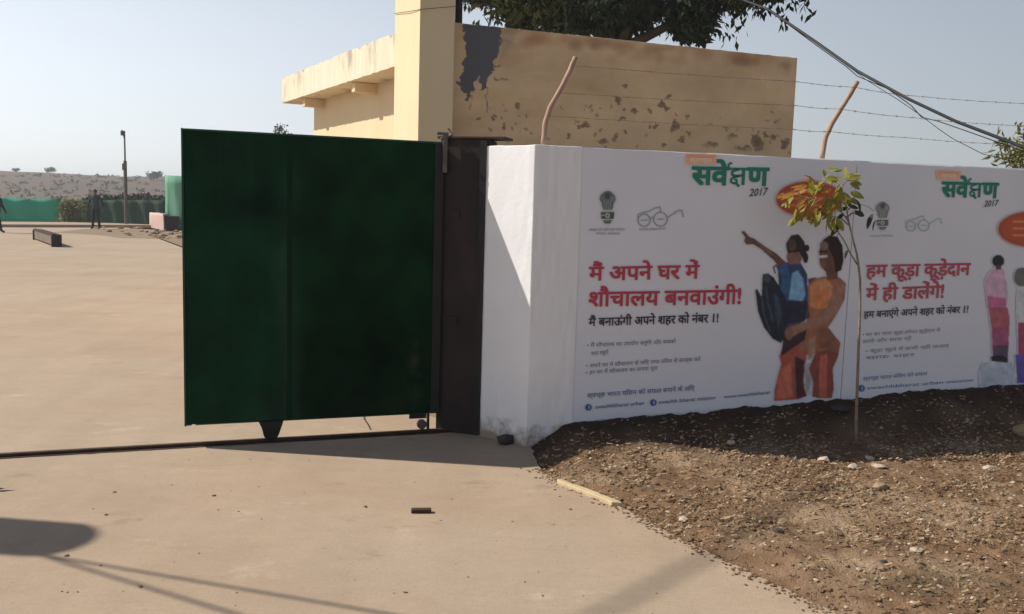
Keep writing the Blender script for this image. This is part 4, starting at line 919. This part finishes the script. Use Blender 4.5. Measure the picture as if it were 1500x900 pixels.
# ------------------------------------------------------------------ people
def person(loc, heading, label, stride=.25, arm=.16, H=1.76, jacket=M['jacket'], legs=M['trousers']):
    t = tag(empty('person', loc), label, 'person', None)
    s = H / 1.76
    J = {'pelvis': (0, 0, .95), 'waist': (0, 0, 1.10), 'chest': (0, .02, 1.30), 'neckb': (0, .02, 1.46), 'neck': (0, .03, 1.54), 'head': (0, .05, 1.64), 'top': (0, .03, 1.72)}
    Rr = {'pelvis': (.155, .11), 'waist': (.15, .105), 'chest': (.18, .12), 'neckb': (.10, .08), 'neck': (.055, .055), 'head': (.078, .095), 'top': (.055, .065)}
    E = [('pelvis', 'waist'), ('waist', 'chest'), ('chest', 'neckb'), ('neckb', 'neck'), ('neck', 'head'), ('head', 'top')]
    for sd_, sg in (('L', -1), ('R', 1)):
        f_ = stride * sg
        J.update({'hip' + sd_: (.09 * sg, 0, .90), 'knee' + sd_: (.10 * sg, f_ * .5 + .03, .50), 'ank' + sd_: (.105 * sg, f_, .09), 'toe' + sd_: (.115 * sg, f_ + .16, .035),
                  'sh' + sd_: (.19 * sg, .02, 1.42), 'el' + sd_: ((.24 + arm * .5) * sg, -f_ * .3 - .02, 1.15), 'wr' + sd_: ((.23 + arm) * sg, -f_ * .6 + .05, .92), 'palm' + sd_: ((.23 + arm) * sg, -f_ * .6 + .07, .85)})
        Rr.update({'hip' + sd_: (.10, .10), 'knee' + sd_: (.07, .075), 'ank' + sd_: (.055, .055), 'toe' + sd_: (.045, .03), 'sh' + sd_: (.075, .07), 'el' + sd_: (.058, .058), 'wr' + sd_: (.042, .04), 'palm' + sd_: (.035, .045)})
        E += [('pelvis', 'hip' + sd_), ('hip' + sd_, 'knee' + sd_), ('knee' + sd_, 'ank' + sd_), ('ank' + sd_, 'toe' + sd_), ('chest', 'sh' + sd_), ('sh' + sd_, 'el' + sd_), ('el' + sd_, 'wr' + sd_), ('wr' + sd_, 'palm' + sd_)]
        for q in range(5):
            nm = 'f%d%s' % (q, sd_); px, py, pz = J['palm' + sd_]
            J[nm] = (px - .01 * sg * (q == 4), py + (q - 1.5) * .022 + (.03 if q == 4 else 0), pz - (.085 - .01 * abs(q - 1.5)) + (.05 if q == 4 else 0)); Rr[nm] = (.010, .010); E.append(('palm' + sd_, nm))
    names = list(J); me = bpy.data.meshes.new('body')
    ch, shd = cos(heading), sin(heading)
    me.from_pydata([((x * ch - y * shd) * s, (x * shd + y * ch) * s, z * s) for x, y, z in (J[n] for n in names)], [(names.index(a), names.index(b_)) for a, b_ in E], [])
    o = bpy.data.objects.new('body', me); COL.objects.link(o)
    mo = o.modifiers.new('skin', 'SKIN'); mo.use_smooth_shade = True
    if not me.skin_vertices: me.skin_vertices.new()
    for i, n in enumerate(names):
        me.skin_vertices[0].data[i].radius = (Rr[n][0] * s, Rr[n][1] * s); me.skin_vertices[0].data[i].use_root = (n == 'pelvis')
    sb = o.modifiers.new('sub', 'SUBSURF'); sb.levels = sb.render_levels = 2
    bpy.context.view_layer.update()
    m2 = bpy.data.meshes.new_from_object(o.evaluated_get(bpy.context.evaluated_depsgraph_get())); o.modifiers.clear(); o.data = m2; m2.name = 'body'
    m2.materials.clear()
    for mm in (M['skin'], jacket, legs, M['black']): m2.materials.append(mm)
    for p_ in m2.polygons:
        c_ = p_.center; z = c_.z / s; rad = math.hypot(c_.x, c_.y) / s
        p_.material_index = 0 if z > 1.50 else (3 if z < .10 else (0 if (z < .90 and rad > .26 and z > .72) else (2 if z < .92 else 1))); p_.use_smooth = True
    o.parent = t
    b = MB(); vv = []
    for i in range(9):
        th = pi * i / 16
        for k in range(14):
            ph = 2 * pi * k / 14; x, y, z = sin(th) * cos(ph) * .088, sin(th) * sin(ph) * .105 + .03, cos(th) * .10 + 1.665 + (-.05 if sin(ph) < -.2 and i > 6 else 0)
            vv.append((loc[0] + (x * ch - y * shd) * s, loc[1] + (x * shd + y * ch) * s, loc[2] + z * s))
    b.add(vv, [(i * 14 + k, i * 14 + (k + 1) % 14, (i + 1) * 14 + (k + 1) % 14, (i + 1) * 14 + k) for i in range(8) for k in range(14)]); b.build('hair', M['hair'], t, True)
    return t
c = ground(141, 336); person((c[0], c[1], 0), pi, 'person in a dark jacket and black trousers walking in the far yard', .10, .16, 1.92)
c = ground(-3, 341); person((c[0], c[1], 0), -pi / 2, 'person in dark clothes cut off by the left edge of the view', .2, .05, 1.72, M['trousers'], M['trousers'])

# ------------------------------------------------------------------ barbed wire on bent wooden posts
def wire_post(path, label, u_off=-.11):
    pts = [wall_pt(x, y, u_off) for x, y in path]
    base = pts[-1].copy(); base[2] = WH - .02; pts2 = [p for p in pts[:-1]] + [pts[-1]]
    n = len(pts2); fine = []
    for a_, b_ in zip(pts2, pts2[1:]):
        for k in range(4): fine.append(a_ + (b_ - a_) * k / 4)
    fine.append(pts2[-1]); fine = [p + np.array([.004 * n3(i * .9, 1), 0, 0]) for i, p in enumerate(fine)]
    b = MB(); b.tube([tuple(p) for p in fine], [.017 + .003 * n3(i * 1.3, 4) + .002 * i / len(fine) for i in range(len(fine))], 9)
    return tag(b.build('fence_post', M['wood'], loc=tuple(fine[-1]), smooth=True), label, 'post', 'bent wooden posts on the wall top')
wire_post([(843, 84), (833, 108), (822, 130), (806, 158), (799, 180), (796, 212)], 'bent wooden post on the wall in front of the yellow building')
wire_post([(1256, 120), (1243, 142), (1233, 158), (1218, 182), (1209, 202), (1204, 232)], 'bent wooden post on the wall with open sky behind')
lines_ = [((838, 96), (1168, 120), (1252, 128), (1330, 140), (1500, 152), (1800, 178)), ((818, 136), (1166, 155), (1232, 160), (1330, 172), (1480, 184), (1800, 212)), ((803, 170), (1164, 190), (1216, 193), (1330, 202), (1480, 212), (1800, 240))]
for k, l in enumerate(lines_):
    P_ = [Vector(wall_pt(x, y, -.09)) for x, y in l]; fine = []
    for i, (a_, b_) in enumerate(zip(P_, P_[1:])):
        for q in range(24): t_ = q / 24; fine.append(a_.lerp(b_, t_) - Vector((0, 0, .006 * sin(pi * t_) + .0025 * n3(i * 3 + t_ * 9, k))))
    b = MB()
    for ph in (0, pi): b.tube([p + Vector((0, cos(i * 1.1 + ph), sin(i * 1.1 + ph))) * .0017 for i, p in enumerate(fine)], .0012, 4)
    rt_ = tag(empty('barbed_wire', tuple(fine[0])), ('top', 'middle', 'lowest')[k] + ' strand of barbed wire strung between the bent wooden posts', 'barbed wire', 'barbed wire strands above the wall')
    b.build('strand', M['wire'], rt_)
    b = MB(); acc = 0
    for i in range(1, len(fine)):
        acc += (fine[i] - fine[i - 1]).length
        if acc > .11:
            acc = 0; p = fine[i]
            for s_ in range(2): d = rv() * .013; b.tube([p - d, p + d], .001, 3)
            b.tube([p - Vector((.007, 0, 0)), p + Vector((.007, 0, 0))], .003, 5)
    bo = b.build('barbs', M['wire'], rt_); bo['kind'] = 'stuff'

# ------------------------------------------------------------------ cables
def cable(pts, r, label, name='overhead_cable', sag=0., grp=None):
    P_ = [Vector(p) for p in pts]; fine = []
    for a_, b_ in zip(P_, P_[1:]):
        for q in range(10): t_ = q / 10; fine.append(a_.lerp(b_, t_) - Vector((0, 0, sag * sin(pi * t_))))
    fine.append(P_[-1]); b = MB(); b.tube(fine, r, 6)
    return tag(b.build(name, M['cable'], loc=tuple(fine[0]), smooth=True), label, 'cable', grp)
cable([atY(1050, -14, 11.5), atY(1125, 14, 10.8), atY(1190, 58, 10.2), atY(1255, 104, 9.6), atY(1330, 145, 9), atY(1400, 178, 8.6), atY(1500, 216, 8.1), atY(1620, 262, 7.6), atY(1850, 340, 6.8)], .017, 'thick black overhead cable sloping down to the right across the sky')
cable([atY(1125, 14, 10.9), atY(1195, 66, 10.3), atY(1240, 98, 9.8), atY(1256, 112, 9.6), atY(1300, 130, 9.3), atY(1335, 155, 9), atY(1350, 172, 8.9), atY(1375, 178, 8.7), atY(1415, 192, 8.5), atY(1500, 222, 8.15)], .005, 'thin slack cable sagging just beneath the thick black cable')
cable([atY(1225, 84, 10.0), atY(1270, 118, 9.7), atY(1315, 146, 9.3), atY(1350, 170, 9), atY(1376, 190, 8.8), atY(1395, 203, 8.7), atY(1440, 226, 8.5), atY(1490, 238, 8.3)], .0035, 'thinnest looping wire hanging lowest under the thick cable')
cable([atY(578, 20, 12.9), atY(600, 17, 12.0), atY(616, 14, 11.50), atY(664, 10, 11.65), atY(800, -14, 12.5)], .004, 'thin dark wire running across the top of the yellow column')
# utility pole and wires added outside the view, guessed from shadows on the drive
SH = np.array([-1.068, .125])
def lift(p, h): return (p[0] + SH[0] * h, p[1] + SH[1] * h, h)
hp = 3.6; tp0 = lift((-2.45, 4.03), hp)
t = tag(empty('unseen_pole', (tp0[0], tp0[1], 0)), 'unseen utility pole with a grey drum, guessed from its shadow at lower left', 'utility pole')
b = MB(); b.tube([(tp0[0], tp0[1], 0), (tp0[0], tp0[1], hp + .1)], [.10, .07], 12); b.build('unseen_pole_shaft', M['steel'], t)
b = MB(); b.tube([(tp0[0] + .05, tp0[1], hp - .22), (tp0[0] + .05, tp0[1], hp - .1), (tp0[0] + .05, tp0[1], hp + .25), (tp0[0] + .05, tp0[1], hp + .33)], [.17, .215, .215, .12], 24); b.build('unseen_drum', M['steel'], t)
s0 = ground(55, 812); e1 = ground(500, 888); e2 = ground(345, 900)
for e_, lb in ((e1, 'added wire from the unseen pole, guessed from the upper of the two shadows on the drive'), (e2, 'added wire from the unseen pole, guessed from the lower of the two shadows on the drive')):
    d_ = (e_ - s0); cable([lift(s0, hp - .25), lift(s0 + d_ * 3, hp - .25), lift(s0 + d_ * 7, hp)], .012, lb)
a_ = ground(880, 900); b_ = ground(1170, 745); d_ = (b_ - a_); cable([lift(a_ - d_ * 1.5, 9.5), lift(b_ + d_ * .3, 9.5)], .019, 'unseen thick high cable guessed from its soft shadow across the lower right of the drive')

# ------------------------------------------------------------------ sapling
SY = 6.12
sb_ = ground(1255, 652, .05); SY = float(sb_[1])
def spt(x, y, dy=0): return Vector(atY(x, y, SY + dy))
t = tag(empty('sapling', tuple(sb_)), 'thin sapling with yellow and rusty leaves planted in front of the banners', 'sapling')
b = MB()
b.tube([spt(1255, 655), spt(1254, 620), spt(1256, 560), spt(1258, 500), spt(1260, 450), spt(1260, 410), spt(1257, 385), spt(1255, 372), spt(1248, 345), spt(1243, 325), spt(1240, 305)], [.0125, .0115, .0105, .0095, .0085, .008, .008, .007, .006, .006, .004], 8)
b.build('stem', M['stem'], t, smooth=True)
for l in ([(1256, 388), (1246, 372), (1236, 352), (1226, 338), (1218, 325), (1205, 312), (1190, 305)], [(1243, 325), (1234, 312), (1222, 298), (1205, 285)], [(1240, 318), (1248, 312), (1256, 315)], [(1243, 330), (1230, 318), (1215, 318)], [(1240, 312), (1250, 290), (1256, 288)], [(1222, 298), (1228, 280), (1240, 265)]):
    b = MB(); b.tube([spt(x, y, random.uniform(-.03, .03)) for x, y in l], [.005 - .0028 * i / len(l) for i in range(len(l))], 6); b.build('branch', M['stem'], t, smooth=True)
def leaf_mesh(m, w):
    v = []; n = 6
    for i in range(n + 1):
        k = i / n; ww = w * sin(pi * min(.98, k * .9 + .06)) ** .8 * (1 - .25 * k); zc = -.22 * k * k
        v += [(k, -ww, zc + .06 * ww * 4), (k, 0, zc), (k, ww, zc + .06 * ww * 4)]
    f = [(3 * i + j, 3 * i + 3 + j, 3 * i + 4 + j, 3 * i + 1 + j) for i in range(n) for j in range(2)]
    me = bpy.data.meshes.new('leaf'); me.from_pydata(v, [], f); me.materials.append(m); me.polygons.foreach_set('use_smooth', [True] * len(f)); return me
LM = [leaf_mesh(M[k], w) for k, w in (('sleaf', .27), ('sleaf', .20), ('oleaf', .24), ('dleaf', .20))]
def add_leaf(x, y, ang, L, k, tilt=None):
    L *= 1.08
    o = bpy.data.objects.new('leaf', LM[k]); COL.objects.link(o); o.parent = t
    p = spt(x, y, random.uniform(-.07, .07)) - Vector(t.location)
    a = R(ang); d = Vector((cos(a), random.uniform(-.6, .6), sin(a) - .35)).normalized(); n_ = (rv() * .8 + Vector((-.3, -.5, .6))).normalized(); s_ = n_.cross(d).normalized(); n_ = d.cross(s_)
    o.matrix_local = Matrix.Translation(p) @ Matrix((d, s_, n_)).transposed().to_4x4() @ Matrix.Scale(L, 4)
for x, y, a, L, k in ((1240, 268, 20, .09, 0), (1225, 265, 150, .08, 0), (1215, 272, 60, .08, 0), (1230, 280, 200, .09, 0), (1205, 280, 120, .08, 0), (1212, 290, 250, .08, 0), (1200, 290, 180, .09, 1), (1190, 285, 130, .09, 1), (1180, 275, 160, .08, 2), (1185, 300, 220, .09, 2), (1175, 305, 215, .09, 1), (1168, 315, 235, .07, 1), (1195, 305, 250, .08, 2), (1220, 305, 270, .09, 1), (1215, 318, 255, .08, 0), (1222, 325, 285, .07, 0), (1205, 262, 100, .06, 1), (1235, 295, 320, .08, 0), (1245, 300, 20, .06, 3), (1255, 290, 300, .08, 3), (1250, 312, 25, .09, 3), (1238, 318, 240, .10, 3), (1232, 310, 220, .08, 3), (1170, 285, 185, .08, 2), (1160, 290, 215, .08, 1), (1152, 283, 170, .05, 2), (1238, 260, 60, .08, 0), (1248, 270, 20, .07, 1), (1228, 252, 160, .05, 1), (1195, 270, 110, .07, 2), (1210, 300, 190, .09, 2), (1240, 285, 350, .08, 0), (1225, 290, 300, .09, 0), (1232, 335, 260, .05, 3), (1278, 308, 260, .09, 3), (1285, 322, 240, .06, 3), (1246, 362, 240, .06, 3), (1200, 315, 230, .08, 0), (1190, 312, 230, .07, 1), (1215, 283, 170, .1, 2), (1232, 270, 250, .08, 0), (1242, 310, 160, .1, 3), (1206, 272, 200, .08, 0), (1182, 290, 200, .09, 2)):
    for q in range(3 if k != 3 else 1): add_leaf(x + random.gauss(0, 3), y + random.gauss(0, 3), a + random.gauss(0, 22), L * random.uniform(.85, 1.25), k)
b = MB(); b.tube([spt(1243, 318), spt(1262, 300), spt(1272, 303), spt(1280, 310)], .0022, 5); b.build('branch', M['stem'], t)
print('tris', sum(len(m.polygons) for m in bpy.data.meshes))

# ------------------------------------------------------------------ dusty air
b = MB(); b.box(-950, 950, -250, 1550, -1.1, 16.)
hm = bpy.data.materials.new('haze'); hm.use_nodes = True; hn = hm.node_tree; hn.nodes.remove(hn.nodes['Principled BSDF'])
pv = hn.nodes.new('ShaderNodeVolumePrincipled'); pv.inputs['Color'].default_value = (.86, .88, .92, 1); pv.inputs['Density'].default_value = .0011; pv.inputs['Anisotropy'].default_value = .3
hn.links.new(pv.outputs[0], hn.nodes['Material Output'].inputs['Volume'])
hz = b.build('haze', hm); tag(hz, 'pale dusty air over the whole place', 'haze', kind='stuff')
